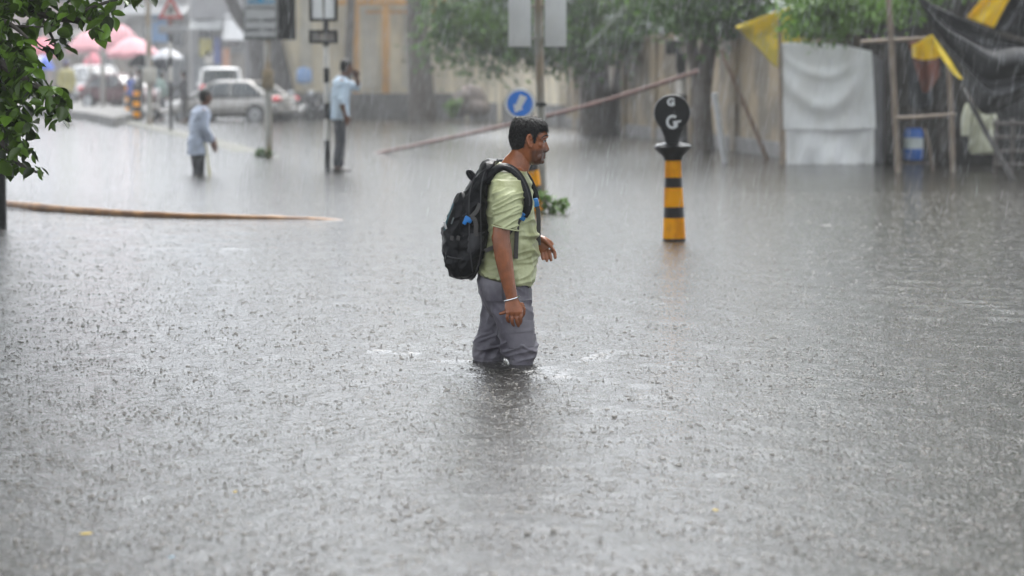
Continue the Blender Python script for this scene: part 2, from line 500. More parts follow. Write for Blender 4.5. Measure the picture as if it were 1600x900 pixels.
# the low median that runs from the far bollards towards us and sinks under the flood
med = [(G(150, 183), .07), (G(185, 190), .06), (G(232, 199), .05), (G(300, 214), .03), (G(360, 229), .012), (G(420, 248), -.012), (G(509, 270), -.02), (G(700, 312), -.12), (G(840, 331), -.16), (G(1053, 378), -.22), (G(1500, 460), -.24)]
mb = MB(); rings = []
pts = [V((q.x, q.y, 0)) for q, _ in med]
for i, (q, z) in enumerate(med):
    t = (pts[min(i + 1, len(pts) - 1)] - pts[max(i - 1, 0)]).normalized(); nrm = V((-t.y, t.x, 0))
    hw = .34
    c = V((q.x, q.y, 0)) + V((0, .1, 0))
    rings.append([c - nrm * (hw + .04) + V((0, 0, -.55)), c - nrm * hw + V((0, 0, z - .03)), c - nrm * (hw - .04) + V((0, 0, z)), c + nrm * (hw - .04) + V((0, 0, z)), c + nrm * hw + V((0, 0, z - .03)), c + nrm * (hw + .04) + V((0, 0, -.55))])
mb.loft(rings)
o = put('median_kerb', mb, mat('wet_concrete', (.09, .085, .078), .8, .25, 3, stain=((.06, .07, .04), .8, 2.0, (1, 1, 1)))); o['kind'] = 'structure'

# raised pavement along the far left
edge = [(-260, 150), (-60, 168), (60, 171), (130, 175), (178, 184), (205, 178), (300, 160), (420, 152)]
mb = MB()
top = [G(x, y, .28) for x, y in edge]
back = [V((40, 150, .30)), V((40, 235, .5)), V((-138, 235, .5)), V((-138, top[0].y, .28))]
mb.prism([q + V((0, 0, -.75)) for q in top + back], (0, 0, .75))
for i, q in enumerate(top + back): mb.v[len(top + back) + i].z = q.z
o = put('pavement', mb, mat('wet_paving', (.10, .097, .092), .8, .2, 2.0)); o['kind'] = 'structure'
# ------------------------------------------------------------------ materials of people
def skin_mat(name, col, beard=None):
    m = mat(name, col, .38, .12, 30, bump=.0006, bscale=220, spec=.45)
    return m
SKIN = mat('skin_brown', (.285, .094, .036), .27, .2, 26, bump=.0013, bscale=160, stain=((.17, .060, .028), .4, 14, (1, 1, 1)))
SKIN_D = mat('skin_dark', (.12, .055, .034), .4, .12, 20)
HAIR = mat('black_hair', (.007, .0063, .006), .5, .4, 90, spec=.22, bump=.004, bscale=150, stretch=(1, 1, .25))
EYEW = mat('eye_white', (.55, .5, .46), .15, .05)
IRIS = mat('iris_dark', (.012, .008, .006), .1, .05)
SHIRT = mat('wet_green_cotton', (.49, .52, .30), .42, .10, 9, bump=.0015, bscale=60, stain=((.27, .285, .14), .85, 6.5, (1, 1, .6)))
TROU = mat('wet_grey_cotton', (.098, .091, .116), .5, .22, 8, bump=.002, bscale=45, stain=((.19, .18, .205), .75, 7, (1, 1, .6)))
PACK = mat('black_nylon', (.0035, .004, .0055), .42, .3, 14, bump=.0022, bscale=38, spec=.2)
PACKG = mat('grey_mesh_fabric', (.030, .030, .034), .6, .2, 30, bump=.001, bscale=200)
WEB = mat('grey_webbing', (.050, .047, .045), .6, .15, 40, bump=.001, bscale=300, stretch=(1, 1, 3))
BLUE = mat('blue_plastic', (.01, .17, .50), .3, .1, 20)
STEEL = mat('bright_steel', (.75, .75, .76), .22, .05, 20, metal=1)

def nz(v, s, o=0.0):
    return noise.noise(V((v.x * s[0] + o, v.y * s[1] + o, v.z * s[2] + o)))
def fold(v, ang, across, along, o=0.0):
    """ridged creases running at angle ang in the x-z plane"""
    c, s = math.cos(ang), math.sin(ang)
    a = v.x * c + v.z * s; b = -v.x * s + v.z * c
    n = noise.noise(V((a * along + o, v.y * along * 1.2, b * across + o)))
    return 1 - abs(n) * 2.4

YM = 12.5
def mp(px, py, dy=0.0):
    return P(px, py, YM + dy)
def hring(row, p=2.0, n=28):
    """horizontal slice: (py, px_back, px_front, half width, dy[, tilt px])"""
    py, b, f, hw, dy = row[:5]
    tl = row[5] if len(row) > 5 else 0
    A = mp(b, py - tl, dy); B = mp(f, py + tl, dy)
    return ((A + B) / 2, (B - A) / 2, V((0, hw, 0)))

def main_man():
    base = V((mp(795, 563).x, YM, 0))
    root = thing('person', 'man in pale green t-shirt and grey cargo trousers wading knee deep through the flood', 'person', (base.x, base.y, 0))
    # ---- head
    rows = [(183.3, 812, 827, .020, 0), (185.2, 806, 838, .043, 0), (189, 802, 846.5, .059, 0), (196, 799.2, 851.5, .0700, 0), (204, 797.4, 854.2, .0745, 0),
            (211, 796.4, 856.2, .0760, 0), (216, 796.2, 854.6, .0755, 0), (221, 796.6, 852.6, .0745, 0), (228, 798, 852.2, .0715, 0), (235, 801, 851.6, .0670, 0),
            (241, 806, 850.2, .0620, 0), (247, 812, 849.2, .0560, 0), (252, 818, 848.6, .0480, 0), (255.5, 824, 846, .036, 0), (257.5, 830, 842, .02, 0)]
    h = MB(); h.ell([hring(r) for r in lerp_rows(rows, 44)], p=2.15, n=40)
    # neck leaning forward into the skull
    nk = [(mp(818, 226), .050, .054), (mp(815, 241), .0525, .056), (mp(808.8, 253), .064, .064), (mp(803, 264), .069, .074), (mp(797, 276), .075, .10)]
    nn = lerp_rows([(*c, a, b) for c, a, b in nk], 14)
    h.ell([(V(r[:3]), V((r[3] * .97, 0, r[3] * -.35)), V((0, r[4], 0))) for r in nn], n=28)
    # nose
    no = [(216, 852.6, .007), (222, 854.0, .0075), (228, 856.6, .010), (233, 858.6, .0130), (236, 857.4, .0160), (238.5, 853.2, .014)]
    h.ell([((mp(px, py) + mp(847, py + .6)) / 2, (mp(px, py) - mp(847, py + .6)) / 2, V((0, hw, 0))) for py, px, hw in no], n=16)
    for s in (-1, 1):
        h.ball(mp(853.2, 235.8, s * .0125), (.009, .0075, .0075))             # nostril wing
        h.ball(mp(842.5, 226.5, s * .042), (.018, .019, .016))                  # cheek
        h.ball(mp(838, 245, s * .041), (.030, .012, .022))                    # jaw
        h.tube([mp(845.5, 216.5, s * .058), mp(851.5, 213.6, s * .042), mp(854.9, 213.4, s * .018)], [.006, .007, .0075], n=10, round_ends=True)   # brow ridge
    h.tube([mp(846.5, 243.6, -.018), mp(850.8, 241.7, 0), mp(846.5, 243.6, .018)], [.003, .0074, .003], round_ends=True)   # lips
    h.tube([mp(846.5, 244.6, -.017), mp(850.2, 246, 0), mp(846.5, 244.6, .017)], [.004, .0080, .004], round_ends=True)
    h.ball(mp(846.6, 252.6), (.013, .020, .012))                               # chin
    # ears: rim, lobe, inner fold
    for s in (-1, 1):
        d = s * .079
        rim = [(829.5, 217.5), (830.4, 213), (828.5, 210.6), (825.6, 211.2), (824, 215), (824.2, 220), (826, 225), (828, 229.5), (829.6, 229.8), (830, 226.5)]
        h.tube([mp(x, y, d + s * .008 * (1 if x < 828 else 0)) for x, y in rim], [.0065] * 7 + [.0085, .0085, .006], n=8, round_ends=True)
        h.ell([(mp(827.6, y, d - s * .006), V((w_, 0, 0)), V((0, .008, 0))) for y, w_ in ((212, .006), (216, .0105), (221, .0105), (226, .008), (229, .005))], n=12)
    # shoulders under the shirt + arms
    h.ell([hring((y, b, f, hw, 0)) for y, b, f, hw in ((262, 782, 820, .085), (272, 775, 824, .12), (290, 768, 826, .15), (330, 766, 828, .15), (380, 766, 830, .14))], n=24)
    near = [(mp(793, 288, -.14), .045), (mp(790, 318, -.20), .046), (mp(786.5, 345, -.228), .045), (mp(783.5, 362, -.238), .0430), (mp(783, 374, -.240), .0440), (mp(785, 388, -.242), .0445),
            (mp(787.5, 405, -.242), .0425), (mp(791, 425, -.243), .038), (mp(795, 445, -.243), .0330), (mp(798.5, 459, -.243), .0295), (mp(800.5, 468, -.243), .0285)]
    rr = lerp_rows([(*c, r_) for c, r_ in near], 26)
    h.tube([V(q[:3]) for q in rr], [q[3] for q in rr], n=18, flat=.86, up=(0, 1, 0), round_ends=True)
    h.ball(mp(774.5, 372, -.235), (.021, .02, .030))                             # elbow point
    far = [(mp(798, 290, .14), .045), (mp(801, 318, .20), .046), (mp(806, 352, .22), .046), (mp(811, 372, .20), .044), (mp(819, 373, .17), .042), (mp(829, 371, .14), .034), (mp(836, 371, .12), .028)]
    rr = lerp_rows([(*c, r_) for c, r_ in far], 24)
    h.tube([V(q[:3]) for q in rr], [q[3] for q in rr], n=16, round_ends=True)
    # legs and feet below the clothes
    for s, pts in ((-1, [(796, 470), (803, 505), (815, 563), (806, 640), (800, 706)]), (1, [(784, 470), (775, 505), (760, 560), (752, 640), (740, 706)])):
        dy = s * .09
        h.tube([mp(x, y, dy) for x, y in pts], [.060, .066, .052, .050, .036], n=14, round_ends=True)
        hx, hy = pts[-1]
        h.tube([mp(hx - 10, 716, dy), mp(hx + 16, 718, dy), mp(hx + 50, 721, dy)], [.034, .036, .022], n=10, round_ends=True)
    # ---- near hand: back of the hand to us, fingers hanging and curled in
    h.ell([(mp(px, py, dy), V((a, 0, 0)), V((0, b, 0))) for px, py, a, b, dy in ((800.3, 466, .029, .024, -.243), (801, 473, .038, .022, -.246), (802.5, 481, .044, .021, -.250), (803.5, 488, .044, .021, -.252), (804, 492, .039, .016, -.250))], p=2.4, n=20)
    fing = [[(793.6, 489), (792.6, 495), (793.4, 500.5), (795.6, 503)], [(800.4, 491), (799.8, 499), (801, 505.5), (803, 508.5)],
            [(807, 490.5), (807.2, 499), (808.6, 506.5), (810.2, 509.6)], [(813.2, 487.5), (813.8, 495), (813.6, 502.5), (812.4, 506)]]
    for i, f in enumerate(fing):
        dys = (-.256, -.262, -.252, -.238)
        rr = lerp_rows([(*mp(x, y, d), r_) for (x, y), d, r_ in zip(f, dys, (.0096, .0090, .0082, .0070))], 9)
        h.tube([V(q[:3]) for q in rr], [q[3] for q in rr], n=10, round_ends=True)
        h.ball(mp(f[0][0], f[0][1] - .5, -.262), (.0115, .0095, .011))            # knuckle
    th = [(815, 476, -.236, .013), (817.8, 483, -.226, .0125), (817.6, 490, -.220, .011), (815.5, 495, -.216, .0085)]
    h.tube([mp(x, y, d) for x, y, d, r_ in th], [t[3] for t in th], n=10, round_ends=True)
    li = [(791, 486.5, -.240, .0095), (786, 489, -.238, .0085), (781.5, 490.2, -.237, .0072)]   # little finger cocked back
    h.tube([mp(x, y, d) for x, y, d, r_ in li], [t[3] for t in li], n=10, round_ends=True)
    # ---- far hand: held out in front, palm turned in, fingers hanging
    D = .11
    pal = [(mp(836, 371.5, D), .028, .020), (mp(843, 376, D - .005), .036, .019), (mp(850, 382.5, D - .01), .042, .018), (mp(855.5, 389, D - .012), .041, .015)]
    ax = (mp(862, 385) - mp(846, 396)).normalized()
    h.ell([(c, ax * a, V((0, b, 0))) for c, a, b in pal], p=2.3, n=20)
    ff = [[(846, 391.5), (847.4, 398), (848.4, 404.5)], [(851, 393), (853, 400), (854.6, 407.4)], [(857, 392.5), (859.6, 399.5), (861, 406.6)], [(863, 389.5), (866.6, 395.5), (867.6, 402.6)]]
    for i, f in enumerate(ff):
        rr = lerp_rows([(*mp(x, y, D - .012 - .006 * k), r_) for k, ((x, y), r_) in enumerate(zip(f, (.0105, .0095, .0078)))], 8)
        h.tube([V(q[:3]) for q in rr], [q[3] for q in rr], n=10, round_ends=True)
    th = [(845, 372, D - .02, .0125), (853, 377, D - .032, .0115), (860, 384, D - .036, .010), (864.5, 390.5, D - .036, .0078)]
    h.tube([mp(x, y, d) for x, y, d, r_ in th], [t[3] for t in th], n=10, round_ends=True)
    me = voxel(h, .0028, 3)
    headverts = me
    # ---- hair as a shell lifted off the scalp
    zlim = mp(800, 240).z
    k = FPX / YM
    def topx(v):
        s = FPX / v.y
        d = v - V((0, 0, CAMH))
        zc = d.y * _cp - d.z * _sp
        return 800 + FPX * d.x / zc, 450 - FPX * (d.y * _sp + d.z * _cp) / zc
    HP = [(872, 172), (872, 205.5), (855, 205.8), (850, 204.2), (844, 205.5), (840.5, 209), (838, 214.5), (835.8, 222), (833.4, 222.5), (832.2, 214), (829, 208.8), (824, 209), (821.5, 214), (820.3, 222), (818.5, 230), (811, 233.5), (799, 234.5), (786, 235), (786, 172)]
    keep = [False] * len(me.vertices)
    dist = {}
    for v in me.vertices:
        if v.co.z < zlim: continue
        x, y = v.co.x, v.co.z
        # measured on the centre plane, so that both sides of the head match
        px = 800 + FPX * v.co.x / (YM * _cp + (CAMH - v.co.z) * _sp)
        py = topx(V((v.co.x, YM, v.co.z)))[1]
        if inside(HP, px, py) and abs(v.co.y - YM) < .083:
            keep[v.index] = True
            dmin = 99
            for (ax_, ay_), (bx_, by_) in zip(HP[1:16], HP[2:17]):
                ex, ey = bx_ - ax_, by_ - ay_; t = max(0, min(1, ((px - ax_) * ex + (py - ay_) * ey) / (ex * ex + ey * ey + 1e-9)))
                dmin = min(dmin, math.hypot(px - ax_ - t * ex, py - ay_ - t * ey))
            dist[v.index] = (dmin, px, py)
    hm = MB(); remap = {}
    me.update()
    for p in me.polygons:
        if all(keep[i] for i in p.vertices):
            ids = []
            for i in p.vertices:
                if i not in remap:
                    v = me.vertices[i]; d, px, py = dist[i]
                    lift = min(1, d / 6.0) * (.0036 + .0045 * noise.noise(V((px * .35, py * .35, v.co.y * 90))) + .003 * noise.noise(V((px * 1.3, py * 1.1, v.co.y * 240)))) + .0008
                    if px > 842 and py < 207: lift += .006 * min(1, (px - 842) / 8) * min(1, d / 2.0)
                    lift *= max(.22, min(1, 1 - (py - 216) / 22)) if px < 822 else 1
                    c = math.hypot((px - 817) / 10, (v.co.y - YM) / .03)
                    if py < 190 and c < 1: lift -= .0042 * (1 - c)
                    remap[i] = len(hm.v); hm.v.append(v.co + v.normal * lift)
                ids.append(remap[i])
            hm.f.append(ids); hm.mi.append(0)
    # short strands that roughen the outline
    base_v = list(hm.v)
    cen = mp(825, 215)
    edge_q = [remap[i] for i in remap if dist[i][0] < 2.2]
    for i in range(5200):
        near_edge = i % 3 == 0
        q = base_v[edge_q[rnd.randrange(len(edge_q))]] if near_edge else base_v[rnd.randrange(len(base_v))]
        n = (q - cen).normalized()
        front = q.x > mp(840, 200).x and q.z > mp(800, 207).z
        t = V((.9, 0, .1)) if front else V((-.1, 0, -1))
        t += V((rnd.gauss(0, .45), rnd.gauss(0, .45), rnd.gauss(0, .3)))
        t = (t - n * t.dot(n)).normalized(); top_ = q.z > mp(800, 194).z; L_ = (.007 + .009 * rnd.random()) * (1.7 if front or top_ else 1); wd = n.cross(t) * (.0013 if top_ else .0007)
        a = q - n * .001; tip = q + t * L_ + n * (.001 + .0035 * rnd.random() * (.5 if near_edge else 1))
        hm.add([a - wd, a + wd, tip], [[0, 1, 2]])
    hme = hm.mesh('hair', fix=False); smooth(hme, 180)
    # beard shadow: darker hair growth on jaw and lip, painted as its own colour
    bod = put('body', me, None or [SKIN], root)
    att = me.color_attributes.new('stubble', 'FLOAT_COLOR', 'POINT')
    for v in me.vertices:
        wpos = v.co + base
        val = 0
        if wpos.z > mp(800, 262).z:
            py = topx(V((wpos.x, YM, wpos.z)))[1]; px = 800 + FPX * wpos.x / (YM * _cp + (CAMH - wpos.z) * _sp)
            val = max(0, min(1, (py - 229 - max(0, (846 - px)) * .12) / 6)) * max(0, min(1, (px - 826) / 6)) * max(0, min(1, (259 - py) / 3))
            if 238.6 < py < 241 and px > 845: val = max(val, .9)
        att.data[v.index].color = (val, val, val, 1)
    m = SKIN.copy(); m.name = 'skin_stubble'
    nt = m.node_tree; b = nt.nodes['Principled BSDF']; src = b.inputs['Base Color'].links[0].from_socket
    at = nt.nodes.new('ShaderNodeAttribute'); at.attribute_name = 'stubble'
    ns = nt.nodes.new('ShaderNodeTexNoise'); ns.inputs['Scale'].default_value = 300
    mm = nt.nodes.new('ShaderNodeMath'); mm.operation = 'MULTIPLY'; nt.links.new(at.outputs['Fac'], mm.inputs[0]); mm.inputs[1].default_value = .72
    mx = nt.nodes.new('ShaderNodeMix'); mx.data_type = 'RGBA'; nt.links.new(mm.outputs[0], mx.inputs[0]); nt.links.new(src, mx.inputs[6]); mx.inputs[7].default_value = (.035, .024, .02, 1)
    nt.links.new(mx.outputs[2], b.inputs['Base Color'])
    me.materials[0] = m
    put('hair', hme, HAIR, root)
    for s in (-1, 1):
        e = MB(); e.ball(mp(849.3, 219.4, s * .031), .0112, n=16); ey = put('eye', e, EYEW, root)
        e = MB(); e.ball(mp(851.4, 219.8, s * .0350), (.0062, .0072, .0062), n=12); put('iris', e, IRIS, ey)
        e = MB(); e.tube([mp(846.0, 215.8, s * .0620), mp(850.5, 212.4, s * .0500), mp(854.8, 211.4, s * .030), mp(856.6, 212, s * .014)], [.0022, .0040, .0044, .0024], n=8, flat=.8, round_ends=True); put('eyebrow', e, HAIR, root)
        e = MB(); e.tube([mp(846.4, 219.6, s * .0500), mp(850.2, 217.9, s * .0440), mp(852.8, 218.3, s * .030)], [.0030, .0052, .0034], n=8, round_ends=True); put('eyelid', e, SKIN, root)
    # ---- t-shirt
    t = MB()
    rows = [(257, 780, 816, .070, 0, 5), (263, 774, 824, .105, 0, 6), (270, 767, 828, .160, 0, 6), (280, 762, 830.5, .193, 0, 4), (298, 758.5, 832, .203, 0, 2), (320, 757.5, 834.5, .200, 0), (345, 757.5, 837.3, .192, 0),
            (365, 758, 839.4, .186, 0), (390, 755, 840.4, .184, 0), (410, 751, 839.4, .186, 0, 2), (425, 748, 837.3, .190, 0, 6), (436, 745.5, 833, .193, 0, 11)]
    t.ell([hring(r) for r in lerp_rows(rows, 40)], p=2.35, n=40)
    for s, arm in ((-1, [(mp(795, 280, -.135), .078), (mp(794, 298, -.175), .078), (mp(792.5, 318, -.208), .071), (mp(790.8, 338, -.226), .064), (mp(789.6, 350, -.232), .0605), (mp(789.2, 355.5, -.2335), .0600)]),
                   (1, [(mp(797, 282, .135), .078), (mp(799, 300, .175), .076), (mp(803, 325, .205), .066), (mp(807, 348, .215), .058)])):
        rr = lerp_rows([(*c, r_) for c, r_ in arm], 20)
        rg = []
        for i, q in enumerate(rr):
            c = V(q[:3]); tl = .16 * (i / 19.) * q[3]
            rg.append((c, V((q[3] * 1.04, 0, -tl * 1.4)), V((0, q[3] * .93, 0))))
        t.ell(rg, n=24)
    tm = voxel(t, .0046, 3)
    arm_c = mp(791, 330, -.21)
    def shirt_d(v, n):
        a = 0.0
        px = 800 + (v.x) * k; py = 563 - v.z * k * .997
        sl = max(0, min(1, (-(v.y - YM) - .17) / .03))                       # on the near sleeve
        f1 = fold(v, R(24), 34, 6, 3.1)
        a += sl * .0125 * max(0, f1) ** 2 * max(0, min(1, (py - 285) / 20))
        lo = max(0, min(1, (py - 345) / 40))
        a += (1 - sl) * (.0115 * max(0, fold(v, R(-62), 20, 4.5, 9.0)) ** 2 * lo + .0075 * max(0, fold(v, R(12), 24, 5, 1.0)) ** 2)
        a += (1 - sl) * .010 * math.exp(-((py - 363 - (px - 830) * .12) / 3.2) ** 2) * max(0, min(1, (px - 812) / 10)) - (1 - sl) * .008 * math.exp(-((py - 369 - (px - 830) * .12) / 3.5) ** 2) * max(0, min(1, (px - 806) / 10))
        a += .0025 * noise.noise(v * 16) + .0012 * noise.noise(v * 42)
        return a - .004
    displace(tm, shirt_d)
    put('t_shirt', tm, SHIRT, root)
    # sleeve and bottom hems: stitched bands
    hb = MB(); c = mp(789.2, 356, -.2335)
    hb.tube([c + V((.0640 * math.cos(a), .057 * math.sin(a), -.0135 * math.cos(a))) for a in [2 * math.pi * i / 32 for i in range(33)]], .0036, n=6)
    put('sleeve_hem', hb, SHIRT, root)
    # ---- cargo trousers
    t = MB()
    rows = [(424, 746, 833, .150, 0), (440, 743.5, 832.5, .172, 0), (455, 746, 833.2, .178, 0), (470, 751, 834.4, .176, 0), (484, 758, 834, .160, 0), (494, 768, 828, .12, 0)]
    t.ell([hring(r) for r in lerp_rows(rows, 16)], p=2.3, n=32)
    nl = [(465, 758, 834.5, .088, -.088), (482, 764, 835.4, .094, -.090), (500, 769.5, 836.2, .096, -.092), (520, 776.5, 837.2, .096, -.094), (540, 784, 837.6, .090, -.095), (556, 790.5, 836.6, .083, -.095), (572, 796, 834, .077, -.095), (620, 790, 826, .062, -.095), (690, 782, 818, .058, -.095)]
    t.ell([hring(r) for r in lerp_rows(nl, 40)], p=2.4, n=28)
    fl = [(465, 750, 812, .085, .088), (482, 750.5, 806, .090, .090), (502, 747, 798, .090, .094), (525, 742.5, 791, .086, .096), (545, 739.5, 790, .080, .098), (560, 737.6, 789, .076, .098), (580, 735, 784, .068, .098), (630, 728, 766, .06, .098), (690, 720, 756, .056, .098)]
    t.ell([hring(r) for r in lerp_rows(fl, 40)], p=2.4, n=28)
    tm = voxel(t, .0048, 3)
    def trou_d(v, n):
        py = 563 - v.z * k * .997; px = 800 + v.x * k
        lo = max(0, min(1, (py - 505) / 30)) * max(0, min(1, (562 - py) / 16)); s = 1 if v.y < YM else 0
        a = .015 * max(0, fold(v, R(-38 if s else 60), 19, 4.5, 2.2)) ** 2 * (.35 + .65 * lo)
        a += .012 * max(0, fold(v, R(15), 26, 5, 7.7)) ** 2 * lo + .004 * noise.noise(v * 14) + .0016 * noise.noise(v * 40)
        a -= .008 * math.exp(-((py - 470 - (px - 830) * .5) / 4) ** 2) * max(0, min(1, (px - 812) / 8))
        return a - .008
    displace(tm, trou_d)
    tr = put('trousers', tm, TROU, root)
    # cargo pocket with flap on the near thigh, back pocket, side seam
    def onleg(px, py, rows, out=.0):
        rs = lerp_rows(rows, 60)
        r_ = min(rs, key=lambda q: abs(q[0] - py))
        u = max(-.97, min(.97, (px - (r_[1] + r_[2]) / 2) / ((r_[2] - r_[1]) / 2)))
        y = r_[4] - r_[3] * (1 - abs(u) ** 2.4) ** (1 / 2.4) - out
        return mp(px, py, y)
    def panel(poly4, rows, out, th, nu=14, nv=9, wav=.0025):
        (a, b, c, d) = poly4
        m_ = MB()
        def fn(u, v):
            x = (a[0] * (1 - u) + b[0] * u) * (1 - v) + (d[0] * (1 - u) + c[0] * u) * v
            y = (a[1] * (1 - u) + b[1] * u) * (1 - v) + (d[1] * (1 - u) + c[1] * u) * v
            return onleg(x, y, rows, out + wav * noise.noise(V((x * .12, y * .12, 2))))
        m_.grid(fn, nu, nv, thick=th, nrm=(0, 1, 0)); return m_
    put('cargo_pocket', panel([(786, 508), (834, 505), (835, 541), (794, 545)], nl, .005, .008), TROU, tr, ang=60)
    put('pocket_flap', panel([(784, 503.5), (835, 500.5), (835.4, 517.5), (785.5, 521)], nl, .011, .010), TROU, tr, ang=60)
    pel = [(430, 746, 833, .172, 0), (450, 746, 833, .178, 0), (470, 751, 834, .178, 0), (485, 757, 835, .170, 0)]
    put('back_pocket', panel([(749, 433), (783, 442), (785.5, 471), (757, 470.5)], pel, .009, .012), TROU, tr, ang=60)
    # bracelet on the near wrist
    b = MB(); c = mp(799.6, 466.5, -.243)
    b.tube([c + V((.0365 * math.cos(a), .0335 * math.sin(a), .010 * math.cos(a))) for a in [2 * math.pi * i / 28 for i in range(29)]], .0042, n=8)
    put('bracelet', b, STEEL, root)
    return root
main_man()

def backpack():
    base = mp(730, 436)
    root = thing('backpack', 'black backpack with blue buckles worn by the wading man', 'backpack', base)
    m_ = MB()
    rows = [(249, 764, 778, .075, 0), (258, 752, 777, .110, 0), (268, 744, 775, .130, 0), (280, 736.5, 769, .143, 0), (296, 728, 765.5, .150, 0), (315, 720, 764, .156, 0), (340, 713, 763, .160, 0), (365, 709, 764.5, .162, 0),
            (385, 708, 764.5, .162, 0), (400, 708, 757.5, .158, 0), (415, 711, 750, .150, 0), (427, 716, 743, .130, 0), (436, 722, 736, .09, 0)]
    m_.ell([hring(r) for r in lerp_rows(rows, 44)], p=2.8, n=36)
    me = voxel(m_, .005, 3)
    def d(v, n):
        return .012 * max(0, fold(v, R(70), 15, 4, 5.0)) ** 2 + .008 * max(0, fold(v, R(20), 18, 5, 1.0)) ** 2 + .006 * noise.noise(v * 18) + .003 * noise.noise(v * 46) - .007
    displace(me, d); bd = put('pack_body', me, PACK, root)
    m_ = MB()
    rows = [(302, 716, 730, .095, 0), (308, 711.5, 734, .115, 0), (322, 705.5, 735, .130, 0), (345, 696, 732, .138, 0), (370, 691.6, 730, .142, 0), (392, 690.4, 730, .142, 0), (408, 694.5, 729, .138, 0), (422, 701, 728, .125, 0), (432, 709, 729, .10, 0), (437, 716, 727, .07, 0)]
    m_.ell([hring(r) for r in lerp_rows(rows, 40)], p=2.8, n=32)
    me = voxel(m_, .005, 3); displace(me, d); fp = put('front_pocket', me, PACK, root)
    # zips, panel lines
    z = MB()
    z.tube([mp(x, y, dy) for x, y, dy in ((708.5, 318, -.09), (703, 332, -.105), (697.5, 347, -.115), (694.5, 360, -.12))], .0042, n=6); put('zip', z, mat('zip_teal', (.02, .09, .11), .4, .1), fp)
    z = MB(); z.box(mp(695.6, 352, -.133), (.010, .007, .038), Matrix.Rotation(R(-18), 3, 'Y'), .002); put('zip_pull', z, mat('zip_pull_grey', (.45, .45, .45), .35, .1), fp)
    z = MB(); z.box(mp(707, 345, -.145), (.007, .006, .034), Matrix.Rotation(R(20), 3, 'Y'), .002); put('zip_pull', z, mat('zip_pull_dark', (.10, .12, .12), .35, .1), fp)
    # stretch side pocket
    s = MB()
    def fn(u, v):
        x = 724 + 34 * u - 3 * v; y = 362 + 52 * v + 5 * (1 - u) * (1 - v) - 9 * u * v
        dy = -.166 + .030 * abs(u - .5) ** 2 * 4 - .012 * math.sin(u * math.pi) * math.sin(v * math.pi) + .04 * v ** 3
        return mp(x, y, dy + .003 * noise.noise(V((u * 6, v * 5, 1))))
    s.grid(fn, 14, 14, thick=.012, nrm=(0, 1, 0)); put('side_pocket', s, PACKG, root, ang=60)
    for ln in ([(747, 268, -.150), (738, 284, -.160), (733.5, 305, -.166), (733, 340, -.170), (733.5, 375, -.170), (736, 405, -.166), (739, 425, -.150)], [(757, 268, -.142), (752, 290, -.158), (751, 330, -.166), (752, 380, -.168), (749, 408, -.158), (742, 428, -.138)]):
        z = MB(); z.tube(spline([mp(*q) for q in ln], 30), .0034, n=6); put('piping', z, mat('pack_piping', (.022, .022, .025), .5, .1), bd)
    for x, y, dy in ((706, 372, -.150), (716, 372, -.151), (726, 372, -.150)):
        z = MB(); z.box(mp(x, y, dy), (.016, .006, .022), Matrix.Rotation(R(6), 3, 'Y'), .002); put('lash_tab', z, WEB, fp)
    z = MB(); z.tube(spline([mp(x, y, dy) for x, y, dy in ((699, 400, -.140), (708, 403, -.150), (720, 404, -.150), (730, 402, -.146))], 14), .0036, n=6); put('zip', z, mat('zip_dark', (.03, .03, .033), .35, .1), fp)
    # top handle loop
    hd = MB(); hd.tube(spline([mp(x, y) for x, y in ((742, 282), (736, 277), (731.5, 270), (734, 268), (739, 273), (745, 281))], 16), [.013] * 16, n=10, flat=2.0, up=(0, 1, 0), p=3); put('handle', hd, PACK, root)
    # side compression strap with blue buckle and a loose grey tail
    b = MB(); b.box(mp(731.5, 343, -.172), (.040, .016, .026), Matrix.Rotation(R(28), 3, 'Y'), .005); b.box(mp(727, 346, -.174), (.020, .013, .032), Matrix.Rotation(R(28), 3, 'Y'), .004)
    put('buckle', b, BLUE, root)
    b = MB(); b.tube([mp(736, 339, -.172), mp(745, 330, -.168), mp(750, 318, -.160)], .0105, n=8, flat=.35, up=(0, 1, 0), p=4); put('webbing', b, WEB, root)
    b = MB(); b.tube([mp(737, 339, -.180), mp(742, 343, -.182), mp(744, 352, -.180), mp(743.5, 362, -.178), mp(744.5, 369, -.178)], .0115, n=8, flat=.3, up=(0, 1, 0), p=4); put('webbing', b, WEB, root)
    # shoulder straps
    for s in (-1, 1):
        if s < 0:
            pth = [(760, 285, -.115), (766, 274, -.125), (775, 265, -.130), (787, 260.5, -.132), (799, 264.5, -.140), (809.5, 274, -.155), (817.5, 288, -.176), (823, 303, -.190), (825.5, 317, -.193), (823.5, 328, -.190), (818.5, 337, -.186)]
        else:
            pth = [(764, 270, .10), (772, 258, .115), (784, 254, .12), (800, 259, .13), (815, 268, .13), (826, 282, .13), (833, 298, .12), (836.5, 312, .11)]
        q = spline([mp(x, y, d_) for x, y, d_ in pth], 40)
        st = MB(); st.tube(q, [.0215] * 40, n=14, flat=.62, up=(0, -.55, .83) if s < 0 else (0, .55, .83), p=3.2)
        o_ = put('shoulder_strap', st, PACK, root)
        st = MB(); st.tube([v + V((.006, -.014, .004)) for v in q[8:34]], .0028, n=6); put('strap_piping', st, mat('strap_piping', (.03, .03, .034), .5, .1), o_)
    b = MB(); b.box(mp(815.5, 338.5, -.190), (.040, .022, .034), Matrix.Rotation(R(28), 3, 'Y'), .006); b.box(mp(817.5, 334.5, -.193), (.026, .026, .012), Matrix.Rotation(R(28), 3, 'Y'), .003); put('buckle', b, BLUE, root)
    b = MB(); b.box(mp(837.0, 316.5, .06), (.030, .036, .042), Matrix.Rotation(R(-14), 3, 'Y'), .006); put('buckle', b, BLUE, root)
